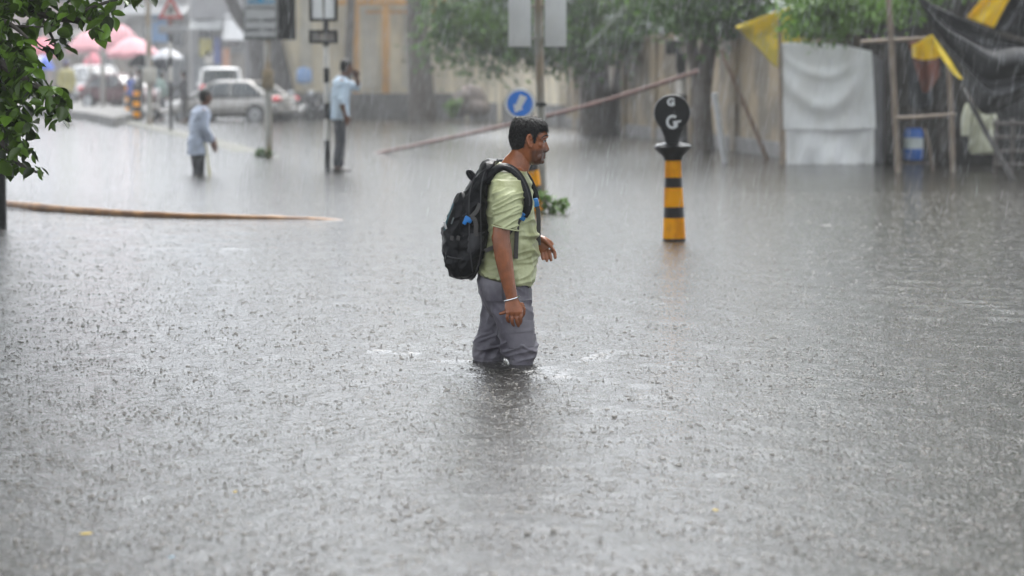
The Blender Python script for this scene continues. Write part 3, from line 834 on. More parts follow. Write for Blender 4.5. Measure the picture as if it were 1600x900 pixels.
    b = MB(); b.tube([mp(812, 341, -.190), mp(808.5, 350, -.196), mp(807.5, 362, -.198), mp(806.5, 385, -.198), mp(806, 404, -.196)], .0105, n=8, flat=.3, up=(0, 1, 0), p=4); put('webbing', b, WEB, root)
    b = MB(); b.tube([mp(838.2, 320, .05), mp(840.8, 328, .045), mp(841.6, 345, .04), mp(841.6, 365, .04), mp(841.8, 383, .04)], .0105, n=8, flat=.35, up=(0, 1, 0), p=4); put('webbing', b, WEB, root)
    b = MB(); b.tube([mp(813, 342, -.17), mp(803, 352, -.188), mp(790, 372, -.186), mp(772, 386, -.175), mp(758, 392, -.165)], .0105, n=8, flat=.3, up=(0, 1, 0), p=4); put('webbing', b, WEB, root)
backpack()

# ------------------------------------------------------------------ other people
def figure(label, base, ang, H=1.7, group=None, lean=0.0, head=(0, 0), arms=None, legs=None, skin=None, shirt=None, trousers=None,
           sleeve='long', hem=.80, hem_w=1.0, vox=.011, shoes=None, hair=None, bulk=1.0, nose=True):
    k = H / 1.7
    F = V((math.cos(ang), math.sin(ang), 0)); S = V((-math.sin(ang), math.cos(ang), 0)); U = V((0, 0, 1))
    def w(f, s, u): return base + (F * (f + lean * max(0, u - .9)) + S * s + U * u) * k
    root = thing('person', label, 'person', base, group)
    b = MB(); cl = MB(); tr = MB(); sh = MB()
    hf, hs = head
    hc = w(.035 + hf, hs, 1.575)
    tilt = Matrix.Rotation(ang, 3, 'Z') @ Matrix.Rotation(hf * 4, 3, 'Y')
    b.ball(hc + tilt @ V((-.006, 0, .022)) * k, V((.092, .074, .092)) * k, n=18, rot=tilt)
    b.ball(hc + tilt @ V((.018, 0, -.045)) * k, V((.070, .060, .072)) * k, n=16, rot=tilt)
    if nose:
        b.tube([hc + tilt @ V(q) * k for q in ((.082, 0, .01), (.100, 0, -.018), (.088, 0, -.03))], [.010 * k, .014 * k, .012 * k], n=8, round_ends=True)
        for s in (-1, 1): b.ball(hc + tilt @ V((-.002, s * .076, -.005)) * k, V((.020, .011, .032)) * k, n=10, rot=tilt)
        b.tube([hc + tilt @ V(q) * k for q in ((.078, -.022, -.06), (.086, 0, -.062), (.078, .022, -.06))], .008 * k, n=6, round_ends=True)
    b.tube([w(.0, 0, 1.36), w(.015, 0, 1.43), hc + V((0, 0, -.05)) * k], [.068 * k, .056 * k, .054 * k], n=14, round_ends=True)
    b.ell([(w(0, 0, u), F * a * k, S * c * k) for u, a, c in ((.85, .10, .145), (1.0, .095, .13), (1.2, .10, .15), (1.36, .085, .15), (1.42, .05, .08))], n=18)
    rows = [(hem - .0, .125 * hem_w, .178 * hem_w), (.92, .124, .172), (1.04, .119, .162), (1.18, .124, .172), (1.30, .120, .190), (1.375, .104, .182), (1.42, .074, .118), (1.45, .060, .070)]
    cl.ell([(w(0, 0, r_[0]), F * r_[1] * k * bulk, S * r_[2] * k * bulk) for r_ in lerp_rows(rows, 24)], p=2.3, n=26)
    tr.ell([(w(0, 0, u), F * a * k, S * c * k) for u, a, c in ((.99, .100, .150), (.92, .112, .160), (.84, .115, .165), (.78, .09, .13))], n=22)
    A = {-1: ((.0, -.25, 1.12), (.06, -.25, .87)), 1: ((.0, .25, 1.12), (.06, .25, .87))}
    A.update(arms or {})
    for s in (-1, 1):
        e, wr = A[s]
        sho = w(0, s * .178, 1.365); E = w(*e); Wr = w(*wr)
        mid = (sho + E) / 2
        b.tube([sho, mid, E, (E * .6 + Wr * .4), Wr], [.050 * k, .046 * k, .040 * k, .039 * k, .028 * k], n=12, round_ends=True)
        if sleeve == 'long':
            cl.tube([sho, mid, E, (E * .5 + Wr * .5), Wr * .96 + E * .04], [q * k * bulk for q in (.066, .062, .056, .052, .044)], n=14)
        elif sleeve == 'rolled':
            q = E * .75 + Wr * .25
            cl.tube([sho, mid, E, q], [q2 * k for q2 in (.066, .064, .058, .056)], n=14)
        else:
            cl.tube([sho, mid, E * .85 + mid * .15], [q2 * k for q2 in (.066, .066, .062)], n=14)
        d = (Wr - E).normalized(); side = d.cross(F if abs(d.dot(F)) < .8 else U).normalized(); up = side.cross(d)
        b.ell([(Wr + d * q * k, F * 0 + up * a * k, side * c * k) for q, a, c in ((0, .026, .022), (.035, .038, .019), (.07, .042, .017), (.092, .036, .013))], p=2.4, n=14)
        for i in range(4):
            o_ = up * (.030 - .020 * i) * k; Lf = (.060, .072, .070, .054)[i] * k
            curl = side * s * -.02 * k
            q0 = Wr + d * .085 * k + o_
            b.tube([q0, q0 + d * Lf * .5 + curl * .25, q0 + d * Lf + curl], [.0095 * k, .0088 * k, .0075 * k], n=7, round_ends=True)
        q0 = Wr + d * .03 * k + up * .032 * k
        b.tube([q0, q0 + d * .035 * k + up * .022 * k, q0 + d * .065 * k + up * .022 * k], [.012 * k, .0105 * k, .0085 * k], n=7, round_ends=True)
    Lg = {-1: ((.02, -.095, .49), (-.03, -.10, .09)), 1: ((.02, .095, .49), (-.03, .10, .09))}
    Lg.update(legs or {})
    for s in (-1, 1):
        kn, an = Lg[s]
        hip = w(0, s * .088, .86); K = w(*kn); An = w(*an)
        b.tube([hip, K, An], [.075 * k, .050 * k, .034 * k], n=12, round_ends=True)
        tr.tube([hip, (hip + K) / 2, K, (K + An) / 2, An + U * .01], [q * k for q in (.093, .086, .068, .064, .060)], n=16)
        f0 = [An + V((0, 0, -.045)) * k - F * .035 * k, An + V((0, 0, -.05)) * k + F * .06 * k, An + V((0, 0, -.062)) * k + F * .16 * k]
        b.tube(f0, [.036 * k, .034 * k, .022 * k], n=10, round_ends=True)
        if shoes: sh.tube([q + V((0, 0, -.008)) for q in f0], [.043 * k, .042 * k, .030 * k], n=12, round_ends=True)
    me = voxel(b, vox * .7, 2); put('body', me, skin or SKIN_D, root)
    def dd(v, n): return .012 * max(0, fold(v, R(20), 14, 4, base.x)) ** 2 + .008 * noise.noise(v * 9 + base) - .004
    me = voxel(cl, vox, 2); displace(me, dd); put('shirt', me, shirt, root)
    me = voxel(tr, vox, 2); displace(me, dd); put('trousers', me, trousers, root)
    if shoes: put('shoes', voxel(sh, vox * .7, 2), shoes, root)
    hm = MB()
    hm.ball(hc + tilt @ V((-.020, 0, .038)) * k, V((.094, .081, .092)) * k, n=18, rot=tilt)
    hm.ball(hc + tilt @ V((-.040, 0, -.005)) * k, V((.066, .077, .082)) * k, n=18, rot=tilt)
    me = voxel(hm, vox * .8, 1); displace(me, lambda v, n: .008 * noise.noise(v * 45)); put('hair', me, hair or HAIR, root)
    return root, w

# man in the blue-grey shirt, wading away by the median
b0 = G(309, 272); b0 = V((b0.x, b0.y, -.42))
figure('man in long blue-grey shirt and dark trousers wading beside the median', b0, R(22), 1.67, None, lean=.12, head=(.02, 0),
       arms={-1: ((.02, -.255, 1.13), (.16, -.23, .90)), 1: ((.05, .24, 1.12), (.22, .20, .98))}, shirt=mat('blue_grey_cotton', (.40, .45, .56), .7, .12, 6, stain=((.30, .34, .43), .7, 5, (1, 1, .5))),
       trousers=mat('black_trousers', (.022, .024, .03), .6, .2, 6), hem=.72, hem_w=1.06, vox=.008, bulk=1.14)
q0 = P(323, 233, b0.y - .30); q1 = P(327, 274, b0.y - .34)
mb = MB(); mb.tube([q0 + V((-.03, 0, .10)), q0, q0 * .4 + q1 * .6, q1 + V((0.01, 0, -.03))], [.010, .012, .018, .026], n=8, flat=.6, up=(0, 1, 0))
single('stick', mb, mat('pale_yellow_plastic', (.60, .56, .36), .5, .12), 'short pale yellow stick hanging from the hand of the man in blue-grey', 'stick', q1)
# man with a raised arm standing on the median by the banded pole
b0 = G(531, 268); b0 = V((b0.x, b0.y, -.02))
figure('man in light blue shirt standing beside the banded pole, hand raised to his face', b0, R(8), 1.71, None, lean=.05, head=(.045, 0),
       arms={-1: ((-.01, -.25, 1.10), (.07, -.23, .87)), 1: ((.29, .15, 1.27), (.235, .04, 1.43))},
       legs={-1: ((.0, -.06, .48), (-.05, -.05, .09)), 1: ((.03, .07, .48), (.00, .07, .09))},
       shirt=mat('light_blue_cotton', (.50, .60, .70), .7, .10, 6, stain=((.38, .48, .58), .7, 5, (1, 1, .5))), trousers=mat('navy_trousers', (.028, .032, .042), .6, .2, 6),
       sleeve='rolled', hem=.80, bulk=1.12, vox=.008, shoes=mat('dark_sandal', (.03, .022, .02), .5, .2))
# ------------------------------------------------------------------ street furniture
BLK = mat('black_paint', (.012, .0125, .013), .45, .2, 12, spec=.25)
WHT = mat('white_paint', (.62, .60, .57), .45, .12, 10, stain=((.40, .36, .30), .5, 6, (1, 1, .4)))
GALV = mat('galvanised_steel', (.30, .295, .27), .45, .2, 8, stain=((.24, .16, .08), .7, 5, (1, 1, .3)))
ORNG = mat('orange_reflective', (1.0, .41, .0), .7, .08, 10, spec=.08, stain=((.66, .22, .004), .6, 9, (1, 1, .4)))
BWHITE = mat('board_white', (.78, .79, .81), .4, .06, 4)
SIGNBLUE = mat('sign_blue', (.003, .20, .80), .3, .06, 10)
YEL = mat('yellow_tarp', (.88, .66, .008), .5, .12, 5, transl=.3)
RED = mat('sign_red', (.42, .035, .03), .4, .1, 10)
PLASTIC = mat('black_plastic', (.008, .0085, .0095), .45, .2, 14, spec=.25)
def ax_of(vec):
    z = V(vec).normalized(); x = z.orthogonal().normalized(); y = z.cross(x)
    return Matrix((x, y, z)).transposed()
def facing(yaw=0, tilt=0):
    """board axes: x across, y up, z towards the camera"""
    X = V((math.cos(yaw), math.sin(yaw), 0)); Z = V((math.sin(yaw), -math.cos(yaw), 0)); U = V((0, 0, 1))
    Rm = Matrix.Rotation(tilt, 3, Z)
    return Matrix((Rm @ X, Rm @ U, Z)).transposed()
def text_mesh(s, size, thick=.002, bold=.0):
    cu = bpy.data.curves.new('t', 'FONT'); cu.body = s; cu.size = size; cu.align_x = 'CENTER'; cu.align_y = 'CENTER'; cu.extrude = thick; cu.offset = bold
    ob = bpy.data.objects.new('t', cu); COL.objects.link(ob)
    me = bpy.data.meshes.new_from_object(ob.evaluated_get(bpy.context.evaluated_depsgraph_get()))
    bpy.data.objects.remove(ob); bpy.data.curves.remove(cu)
    return me
def banded(mbx, a, b, r, cuts, n=12):
    """pole from a to b in one mesh with colour bands; cuts: (fraction, material index)"""
    pts = []; ms = []
    for (f, m_), (f2, _) in zip(cuts, cuts[1:]):
        pts.append(a.lerp(b, f)); ms.append(m_)
    pts.append(a.lerp(b, cuts[-1][0]))
    for p0, p1, m_ in zip(pts, pts[1:], ms): mbx.tube([p0, p1], r, n=n, mi=m_)

# -- striped keep-left bollards on the sunken median
def bollard(name, label, foot, top, rb, rt, disc_r, disc_front, letters=False):
    """foot and top of the striped cone; the disc stands above along the same axis"""
    ax = (top - foot).normalized(); A = ax_of(ax); H = (top - foot).length
    root = thing(name, label, 'traffic bollard', foot, 'striped bollards on the sunken median')
    m_ = MB(); cuts = [(-.30, 1), (.012, 1), (.035, 0), (.26, 1) , (.42, 0), (.66, 1), (.80, 0), (.985, 0)] if letters else [(-.30, 1), (.03, 0), (.30, 1), (.42, 0), (.70, 1), (.85, 0), (1, 0)]
    cuts = [(-.28, 1), (.028, 0), (.285, 1), (.42, 0), (.66, 1), (.785, 0), (1.0, 0)]
    for (f, mi), (f2, _) in zip(cuts, cuts[1:]):
        m_.lathe(foot, [(rb + (rt - rb) * f, f * H), (rb + (rt - rb) * f2, f2 * H)], n=24, axis=A, mi=mi)
    m_.lathe(foot, [(rb * 1.03, -.002 * H), (rb * 1.03, .024 * H)], n=24, axis=A, mi=1)
    put('cone', m_, [ORNG, BLK], root)
    m_ = MB(); m_.lathe(top, [(rt * 1.1, -.004), (rt * 1.25, .03), (rt * 2.30, .098), (rt * 2.42, .106), (rt * 2.42, .118), (rt * 1.9, .128), (rt * .9, .15)], n=28, axis=A); put('collar', m_, PLASTIC, root)
    if letters:
        for s in (-1, 1):
            m_ = MB(); m_.box(top + V((s * rt * 1.55, -.03, .134)), (.085, .09, .014), Matrix.Rotation(s * .22, 3, 'Y'), .004)
            put('reflector', m_, BWHITE, root)
    return root, ax, A
f0 = G(1053.5, 376); f0 = V((f0.x, f0.y, 0)); Yb = f0.y
t0 = P(1051.5, 250, Yb)
root, ax, A = bollard('bollard', 'orange and black bollard topped by a black disc with white G marks', f0, t0, .098, .068, .16, None, True)
dc = P(1050, 176, Yb - .03); dr = 28.5 * Yb / FPX
m_ = MB(); A2 = ax_of((0, -1, .02))
m_.lathe(dc, [(dr * .93, -.05), (dr, -.035), (dr, .02), (dr * .96, .035), (dr * .3, .042)], n=36, axis=A2)
m_.ell([(P(1050, y, Yb - .02), V((w_ * Yb / FPX, 0, 0)), V((0, .05, 0))) for y, w_ in ((188, 25), (200, 18), (214, 12.5), (222, 11), (232, 13))], n=20)
put('disc', m_, PLASTIC, root)
def glyph(s, size, c, M, mats, name, parent, bold=0):
    me = text_mesh(s, size, .003, bold)
    me.transform(Matrix.Translation(c) @ M.to_4x4()); return put(name, me, mats, parent, sm=False)
glyph('G', .088, P(1048.3, 160, Yb - .078), facing(), BWHITE, 'letter_mark', root, .005)
gm = MB(); cx_, cy_ = 1051, 190.5                     # the large mark: an open hook that ends in an arrow
def dp(x, y, d=-.080): return P(x, y, Yb + d)
arc = [(cx_ + 11.2 * math.cos(a) * .92, cy_ - 11.2 * math.sin(a)) for a in [R(52 + i * 12) for i in range(24)]]
out = arc; inn = [(cx_ + (x - cx_) * .62, cy_ + (y - cy_) * .62) for x, y in arc]
for a, b, c, d in zip(out, out[1:], inn[1:], inn): gm.prism([dp(*a), dp(*b), dp(*c), dp(*d)], (0, .006, 0))
gm.prism([dp(1051.5, 189.5, -.081), dp(1064, 187.6, -.081), dp(1064, 190.2, -.081), dp(1059.5, 192, -.081), dp(1057.6, 199.5, -.081), dp(1052.5, 200, -.081), dp(1052.2, 194, -.081)], (0, .004, 0))
put('arrow_mark', gm, BWHITE, root, sm=False)

f1 = G(836.5, 330); t1 = P(827.0, 232, f1.y - .1)
root, ax, A = bollard('bollard', 'leaning orange and black bollard behind the man with round blue arrow sign', f1, t1, .094, .068, .16, None)
dc = P(812.5, 162, f1.y - .16); dr = 24.5 * f1.y / FPX
A2 = ax_of((-.02, -1, .03))
m_ = MB(); m_.lathe(dc, [(dr * 1.0, -.03), (dr * 1.02, -.02), (dr * 1.02, .0), (dr * .97, .012)], n=40, axis=A2)
m_.tube([t1, P(822, 205, f1.y - .12), P(817, 186, f1.y - .125)], [.055, .05, .045], n=14)
put('disc_back', m_, PLASTIC, root)
m_ = MB(); m_.lathe(dc + V((0, -.014, 0)), [(dr * .985, -.003), (dr * .985, .004)], n=40, axis=A2); rim = put('sign_disc', m_, BWHITE, root)
m_ = MB(); m_.lathe(dc + V((0, -.020, 0)), [(dr * .80, -.003), (dr * .80, .003)], n=40, axis=A2); put('sign_face', m_, SIGNBLUE, rim)
m_ = MB(); dp2 = lambda x, y: P(x, y, f1.y - .16 - .027)
m_.prism([dp2(812.5, 147.5), dp2(823.8, 152.0), dp2(814.6, 168.5), dp2(818, 170.3), dp2(804.5, 175.8), dp2(802.3, 162.0), dp2(805.8, 164.0)], (0, .004, 0)); put('arrow', m_, BWHITE, rim, sm=False)

# -- grey post with two white boards behind the wading man
g0 = G(846.5, 316); Yp = g0.y
root = thing('signpost', 'grey steel post with two blank white boards behind the wading man', 'signpost', (g0.x, g0.y, 0))
m_ = MB(); m_.tube([P(846.5, 316, Yp) + V((0, 0, -.6)), P(846, 200, Yp), P(841.5, 40, Yp), P(840, -90, Yp)], [.052, .052, .050, .048], n=14)
put('pole', m_, GALV, root)
m_ = MB(); m_.lathe(P(845, 163, Yp), [(.06, -.02), (.066, -.018), (.066, .018), (.06, .02)], n=16); m_.tube([P(843, 163, Yp - .03), P(826, 163, Yp - .1)], .014, n=8); put('clamp', m_, BLK, root)
for a, b in ((794.5, 829.5), (851, 884.5)):
    m_ = MB(); c = (P(a, 73, Yp - .05) + P(b, 73, Yp - .05)) / 2; w_ = (b - a) * Yp / FPX
    m_.box(c + V((0, 0, .55)), (w_, .03, 1.10), bev=.006); put('board', m_, BWHITE, root)
m_ = MB()
for y in (60, 10): m_.box(P(839.5, y, Yp - .02), (90 * Yp / FPX, .03, .035), bev=.004)
put('bracket', m_, GALV, root)

# -- banded pole with framed boards beside the man in light blue
g0 = G(511.5, 268); Yp = g0.y; s_ = Yp / FPX
root = thing('signpost', 'black and white banded pole with two black-framed panels beside the man in light blue', 'signpost', (g0.x, g0.y, 0))
m_ = MB(); a = P(512, 268, Yp) + V((0, 0, -.1)); b = P(508, -70, Yp)
def fr(y): return (P(509, y, Yp).z - a.z) / (b.z - a.z)
banded(m_, a, b, .045, [(0, 1), (fr(219), 0), (fr(186), 1), (fr(161), 0), (fr(129.5), 1), (fr(106), 0), (fr(72), 1), (1, 1)])
put('pole', m_, [WHT, BLK], root)
def frame(x0, y0, x1, y1, bars, th, name):
    m_ = MB()
    X0, X1 = P(x0, y0, Yp - .05), P(x1, y1, Yp - .05); w_ = X1.x - X0.x; h_ = X0.z - X1.z; c = (X0 + X1) / 2
    for z in (-h_ / 2, h_ / 2): m_.box(c + V((0, 0, z)), (w_ + th, .05, th), bev=.006)
    for x in (-w_ / 2, w_ / 2): m_.box(c + V((x, 0, 0)), (th, .05, h_ - th), bev=.006)
    f_ = put(name, m_, BLK, root)
    p_ = MB()
    for s in (-1, 1): p_.box(c + V((s * w_ / 4, .01, 0)), (w_ / 2 - th * .8, .02, h_ - th * 1.02))
    return f_, p_
f_, p_ = frame(485, -55, 525.5, 31, 0, .045, 'board_frame'); put('panel', p_, BWHITE, f_)
f_, p_ = frame(485, 49, 525.5, 65.5, 0, .045, 'board_frame'); put('panel', p_, mat('panel_grey', (.22, .20, .19), .5, .2, 8), f_)

# -- post with information board, black board and meter box
g0 = G(419.5, 246); Yp = g0.y; s_ = Yp / FPX
root = thing('signpost', 'rusty grey post with lettered information board and black panel', 'signpost', (g0.x, g0.y, 0))
m_ = MB(); m_.tube([P(420, 246, Yp) + V((0, 0, -.1)), P(418.5, 140, Yp), P(417, 40, Yp), P(416, -60, Yp)], [.072, .068, .058, .055], n=14); put('pole', m_, GALV, root)
m_ = MB(); m_.box(P(418.5, 124, Yp - .06), (.20, .13, .33), bev=.015); m_.box(P(418.5, 124, Yp - .135), (.14, .02, .24), bev=.006); put('meter_box', m_, mat('rusty_tan', (.22, .17, .10), .6, .3, 6), root)
c0, c1 = P(381, 62, Yp - .08), P(432, -60, Yp - .08); c = (c0 + c1) / 2
m_ = MB(); m_.box(c, (c1.x - c0.x, .04, c1.z - c0.z), bev=.006); bd = put('information_board', m_, mat('board_frame_grey', (.10, .11, .105), .5, .2, 6), root)
m_ = MB(); m_.box(c + V((0, -.024, .02)), (c1.x - c0.x - .05, .012, c1.z - c0.z - .07)); put('board_face', m_, mat('board_grey', (.38, .385, .39), .45, .06, 5), bd)
m_ = MB(); m_.box(P(407, -11, Yp - .112), (43 * s_, .008, 33 * s_)); put('header', m_, mat('header_blue', (.06, .26, .44), .4, .08, 5), bd)
def strokes(y, x0, x1, h, Y, gaps=(), seed=1):
    """a line of small unreadable lettering"""
    r = random.Random(seed); m_ = MB(); x = x0
    while x < x1:
        w_ = r.uniform(1.1, 2.0)
        if not any(a < x < b for a, b in gaps):
            k_ = r.random()
            m_.box(P(x + .35, y, Y), (.55 * s_, .006, h * s_))
            if k_ < .7: m_.box(P(x + w_ / 2 + .3, y - h * .36, Y), (w_ * .7 * s_, .006, h * .24 * s_))
            if k_ > .3: m_.box(P(x + w_ / 2 + .3, y + h * (.36 if k_ > .6 else 0), Y), (w_ * .7 * s_, .006, h * .22 * s_))
            if k_ > .5: m_.box(P(x + w_ + .2, y, Y), (.5 * s_, .006, h * .9 * s_))
        x += w_ + 1.0
    return m_
INK = mat('faded_ink', (.07, .075, .08), .5, .1)
for y, h, x0, x1, sd_ in ((12, 3.4, 385, 428, 3), (31.5, 5.2, 385, 404, 4), (31.5, 5.2, 410, 428, 6), (46.5, 5.6, 385, 405.5, 5), (46.5, 5.6, 412.5, 428, 7)):
    put('lettering', strokes(y, x0, x1, h, Yp - .116, (), sd_), INK, bd, sm=False)
for x0, x1, sd_ in ((386, 401.5, 8), (411.5, 426.5, 9)): put('lettering', strokes(0, x0, x1, 8, Yp - .120, (), sd_), mat('pale_ink', (.40, .45, .48), .5, .1), bd, sm=False)
c0, c1 = P(434, 62, Yp - .03), P(461, -60, Yp + .12); c = (c0 + c1) / 2
m_ = MB(); m_.box(c, (28 * s_, .06, c1.z - c0.z), Matrix.Rotation(R(14), 3, 'Z'), bev=.008); put('black_panel', m_, BLK, root)

# -- triangular warning sign on a banded pole far down the median
g0 = G(267, 206); Yp = g0.y; s_ = Yp / FPX
root = thing('warning_sign', 'red triangular warning sign on a black and white pole', 'road sign', (g0.x, g0.y, 0))
m_ = MB(); a = V((g0.x, Yp, -.3)); b = P(265, -20, Yp)
banded(m_, a, b, .05, [(0, 1), (fr2 := (P(0, 128, Yp).z - a.z) / (b.z - a.z), 0), ((P(0, 104, Yp).z - a.z) / (b.z - a.z), 1), ((P(0, 88, Yp).z - a.z) / (b.z - a.z), 0), ((P(0, 66, Yp).z - a.z) / (b.z - a.z), 1), ((P(0, 53, Yp).z - a.z) / (b.z - a.z), 2), (1, 2)])
put('pole', m_, [WHT, BLK, mat('rusty_red', (.22, .08, .06), .6, .2, 6)], root)
T3 = [P(247, 29, Yp - .08), P(286, 29, Yp - .08), P(266.5, -8, Yp - .08)]; cT = (T3[0] + T3[1] + T3[2]) / 3
m_ = MB(); I3 = [cT + (q - cT) * .66 for q in T3]
for i in range(3):
    j = (i + 1) % 3; m_.prism([T3[i], T3[j], I3[j], I3[i]], (0, .025, 0))
sg = put('sign_rim', m_, RED, root, sm=False)
m_ = MB(); m_.prism([cT + (q - cT) * .655 + V((0, .008, 0)) for q in T3], (0, .012, 0)); fc = put('sign_face', m_, mat('sign_cream', (.50, .47, .44), .5, .1), sg, sm=False)
m_ = MB(); m_.box(cT + V((-.02, -.004, .02)), (.045, .012, .20)); m_.box(cT + V((.04, -.004, .01)), (.03, .012, .16)); put('symbol', m_, BLK, fc, sm=False)
m_ = MB(); m_.box(P(270, 46, Yp - .06), (44 * s_, .02, 12 * s_), bev=.004); put('name_plate', m_, mat('plate_grey', (.30, .30, .31), .5, .1), root)

# -- plain poles at the far left
def plain_pole(label, px, py, top_px, top_py, r, m, box=None):
    g_ = G(px, py); rt = thing('pole', label, 'pole', (g_.x, g_.y, 0))
    q = MB(); q.tube([V((g_.x, g_.y, -.3)), P(top_px, top_py, g_.y)], [r, r * .85], n=12); put('shaft', q, m, rt)
    if box:
        q = MB(); c_ = P(box[0], box[1], g_.y - .1); q.box(c_, (box[2] * g_.y / FPX, .18, box[3] * g_.y / FPX), bev=.02); q.box(c_ + V((0, -.1, 0)), (box[2] * .7 * g_.y / FPX, .02, box[3] * .8 * g_.y / FPX), bev=.005); put('junction_box', q, mat('box_cream', (.42, .40, .35), .5, .15), rt)
    return rt
plain_pole('tall grey pole with a cream junction box beside the black umbrella', 234, 197, 231, -40, .095, GALV, (234, 118, 21, 24))
plain_pole('bare grey pole in front of the white van', 161, 177, 160, 52, .10, mat('dull_concrete', (.25, .24, .22), .6, .2, 5))
# utility pole, black and white, in front of the trees
g0 = G(1070, 226); Yp = g0.y
root = thing('utility_pole', 'black and white banded utility pole with dark box under the trees', 'utility pole', (g0.x, g0.y, 0))
m_ = MB(); a = V((g0.x, Yp, -.4)); b = P(1054, -160, Yp)
f_ = lambda y: (P(0, y, Yp).z - a.z) / (b.z - a.z)
banded(m_, a, b, .10, [(0, 1), (f_(148), 0), (f_(124), 1), (f_(88), 0), (f_(72), 1), (f_(66), 0), (f_(48), 1), (f_(32), 0), (f_(-12), 1), (1, 1)])
put('shaft', m_, [WHT, BLK], root)
m_ = MB(); m_.box(P(1051, 74, Yp - .16), (.30, .2, .30), bev=.02); m_.box(P(1064, 96, Yp - .16), (.22, .2, .36), bev=.02); put('switch_box', m_, BLK, root)

# -- two slim orange ringed posts at the head of the median
def ring_post(px, py, top, label):
    g_ = G(px, py); Y = g_.y; rt = thing('marker_post', label, 'marker post', (g_.x, g_.y, 0), 'ringed marker posts')
    H = P(px, top, Y).z; q = MB(); n_ = 7
    for i in range(n_):
        q.lathe(g_, [(.115 - .004 * i, H * i / n_ - (.15 if i == 0 else 0)), (.125 - .004 * i, H * (i + .5) / n_), (.115 - .004 * i, H * (i + 1) / n_)], n=14, mi=i % 2)
    put('post', q, [BLK, ORNG], rt)
    q = MB(); q.lathe(V((g_.x, g_.y, H)), [(.10, 0), (.105, .05), (.05, .10), (.01, .11)], n=14); put('cap', q, BLK, rt)
ring_post(201, 184, 126, 'orange ringed marker post nearer the white van')
ring_post(213.5, 191, 134, 'orange ringed marker post nearer the junction-box pole')

# ------------------------------------------------------------------ bamboo and poles
BAMB = mat('orange_bamboo', (.46, .23, .085), .4, .2, 5, stain=((.20, .09, .04), .7, 4, (1, 1, 1)))
BAMG = mat('grey_bamboo', (.20, .155, .115), .6, .25, 5)
def bamboo(pts, r0, r1, nodes=9):
    q = MB(); n_ = nodes * 4 + 1; pp = spline(pts, n_); rr = []
    for i in range(n_):
        r_ = r0 + (r1 - r0) * i / (n_ - 1); rr.append(r_ * (1.16 if i % 4 == 0 else (.97 if i % 4 == 2 else 1.0)))
    q.tube(pp, rr, n=12); return q
pts = [G(-60, 319) + V((0, 0, .05)), G(10, 325) + V((0, 0, .045)), G(120, 333) + V((0, 0, .03)), G(250, 340) + V((0, 0, .025)), G(370, 342) + V((0, 0, .015)), G(470, 342.5) + V((0, 0, .0)), G(560, 343) + V((0, 0, -.03))]
single('bamboo_pole', bamboo(pts, .040, .022, 8), BAMB, 'long orange bamboo pole floating on the flood', 'bamboo pole', pts[1])
a = G(594, 239); pts = [a + V((-.3, .2, -.08)), a, P(760, 203, 44.5), P(880, 175, 43.5), P(980, 147, 43), P(1092, 111, 42.5)]
single('bamboo_pole', bamboo(pts, .032, .036, 10), mat('red_brown_pole', (.15, .075, .06), .5, .25, 4), 'long red-brown pole slanting up out of the water', 'bamboo pole', a)
a = G(1133, 254); pts = [a + V((.03, 0, -.4)), a, P(1117, 150, a.y - .0)]
q = MB(); q.tube(pts, [.05, .05, .048], n=12); q.lathe(pts[-1], [(.054, -.02), (.054, .05), (.01, .055)], n=12)
single('post', q, mat('pale_pipe', (.42, .43, .44), .4, .12), 'pale grey pipe leaning out of the water by the wall', 'post', a)
a = G(1200, 250); a = V((a.x, a.y + .2, 0)); pts = [a + V((.1, 0, -.4)), a, P(1165, 168, a.y), P(1126, 78, a.y)]
single('bamboo_pole', bamboo(pts, .040, .034, 7), mat('brown_bamboo', (.16, .105, .07), .6, .25, 5), 'brown bamboo pole slanting against the stained wall', 'bamboo pole', a)

# dark post at the very left edge
g0 = G(-7, 356); q = MB(); q.box(g0 + V((0, 0, .55)), (.20, .10, 2.2), bev=.012); q.box(g0 + V((.0, -.055, .02)), (.21, .03, .06), bev=.006)
single('post', q, mat('dark_iron', (.008, .008, .009), .7, .2, 8), 'dark iron post standing in the water under the leafy branches', 'post', g0)

# ------------------------------------------------------------------ shack on the right
Ys = G(1300, 257).y
def pole(label, pts, r, m=BAMG, nodes=6):
    single('bamboo_pole', bamboo(pts, r, r * .85, nodes), m, label, 'bamboo pole', pts[0], None)
def sheet(outline_top, outline_bot, nu, nv, depth, thick=.012):
    """cloth between an upper and a lower edge; depth(u, v) pushes folds in or out"""
    tp = spline(outline_top, nu); bt = spline(outline_bot, nu)
    q = MB()
    def fn(u, v):
        i = round(u * (nu - 1)); c_ = tp[i].lerp(bt[i], v)
        d_ = depth(u, v); d_ = d_ if hasattr(d_, '__len__') else (0, d_, 0)
        return c_ + V(d_)
    q.grid(fn, nu, nv, thick=thick, nrm=(0, 1, 0)); return q
TARPW = mat('white_tarpaulin', (.83, .84, .855), .5, .06, 3, stain=((.66, .655, .64), .6, 2.2, (1, 1, .5)))
TARPB = mat('black_tarpaulin', (.008, .0085, .011), .6, .25, 5, spec=.25, bump=.002, bscale=9)
def dw(u, v):
    sag = .07 * math.exp(-((v - .18 - .55 * (1 - (2 * u - .85) ** 2)) / .10) ** 2) * math.exp(-((u - .45) / .4) ** 2)
    sag += .05 * math.exp(-((v - .05 - .32 * (1 - (2 * u - .9) ** 2)) / .06) ** 2) * math.exp(-((u - .45) / .35) ** 2)
    pl = .05 * math.sin(u * 19 + 2.5 * v) * (.25 + .75 * u ** 2) * (1 - .35 * v)
    return -sag - pl - .03 * noise.noise(V((u * 4, v * 3, 1))) - .05 * v
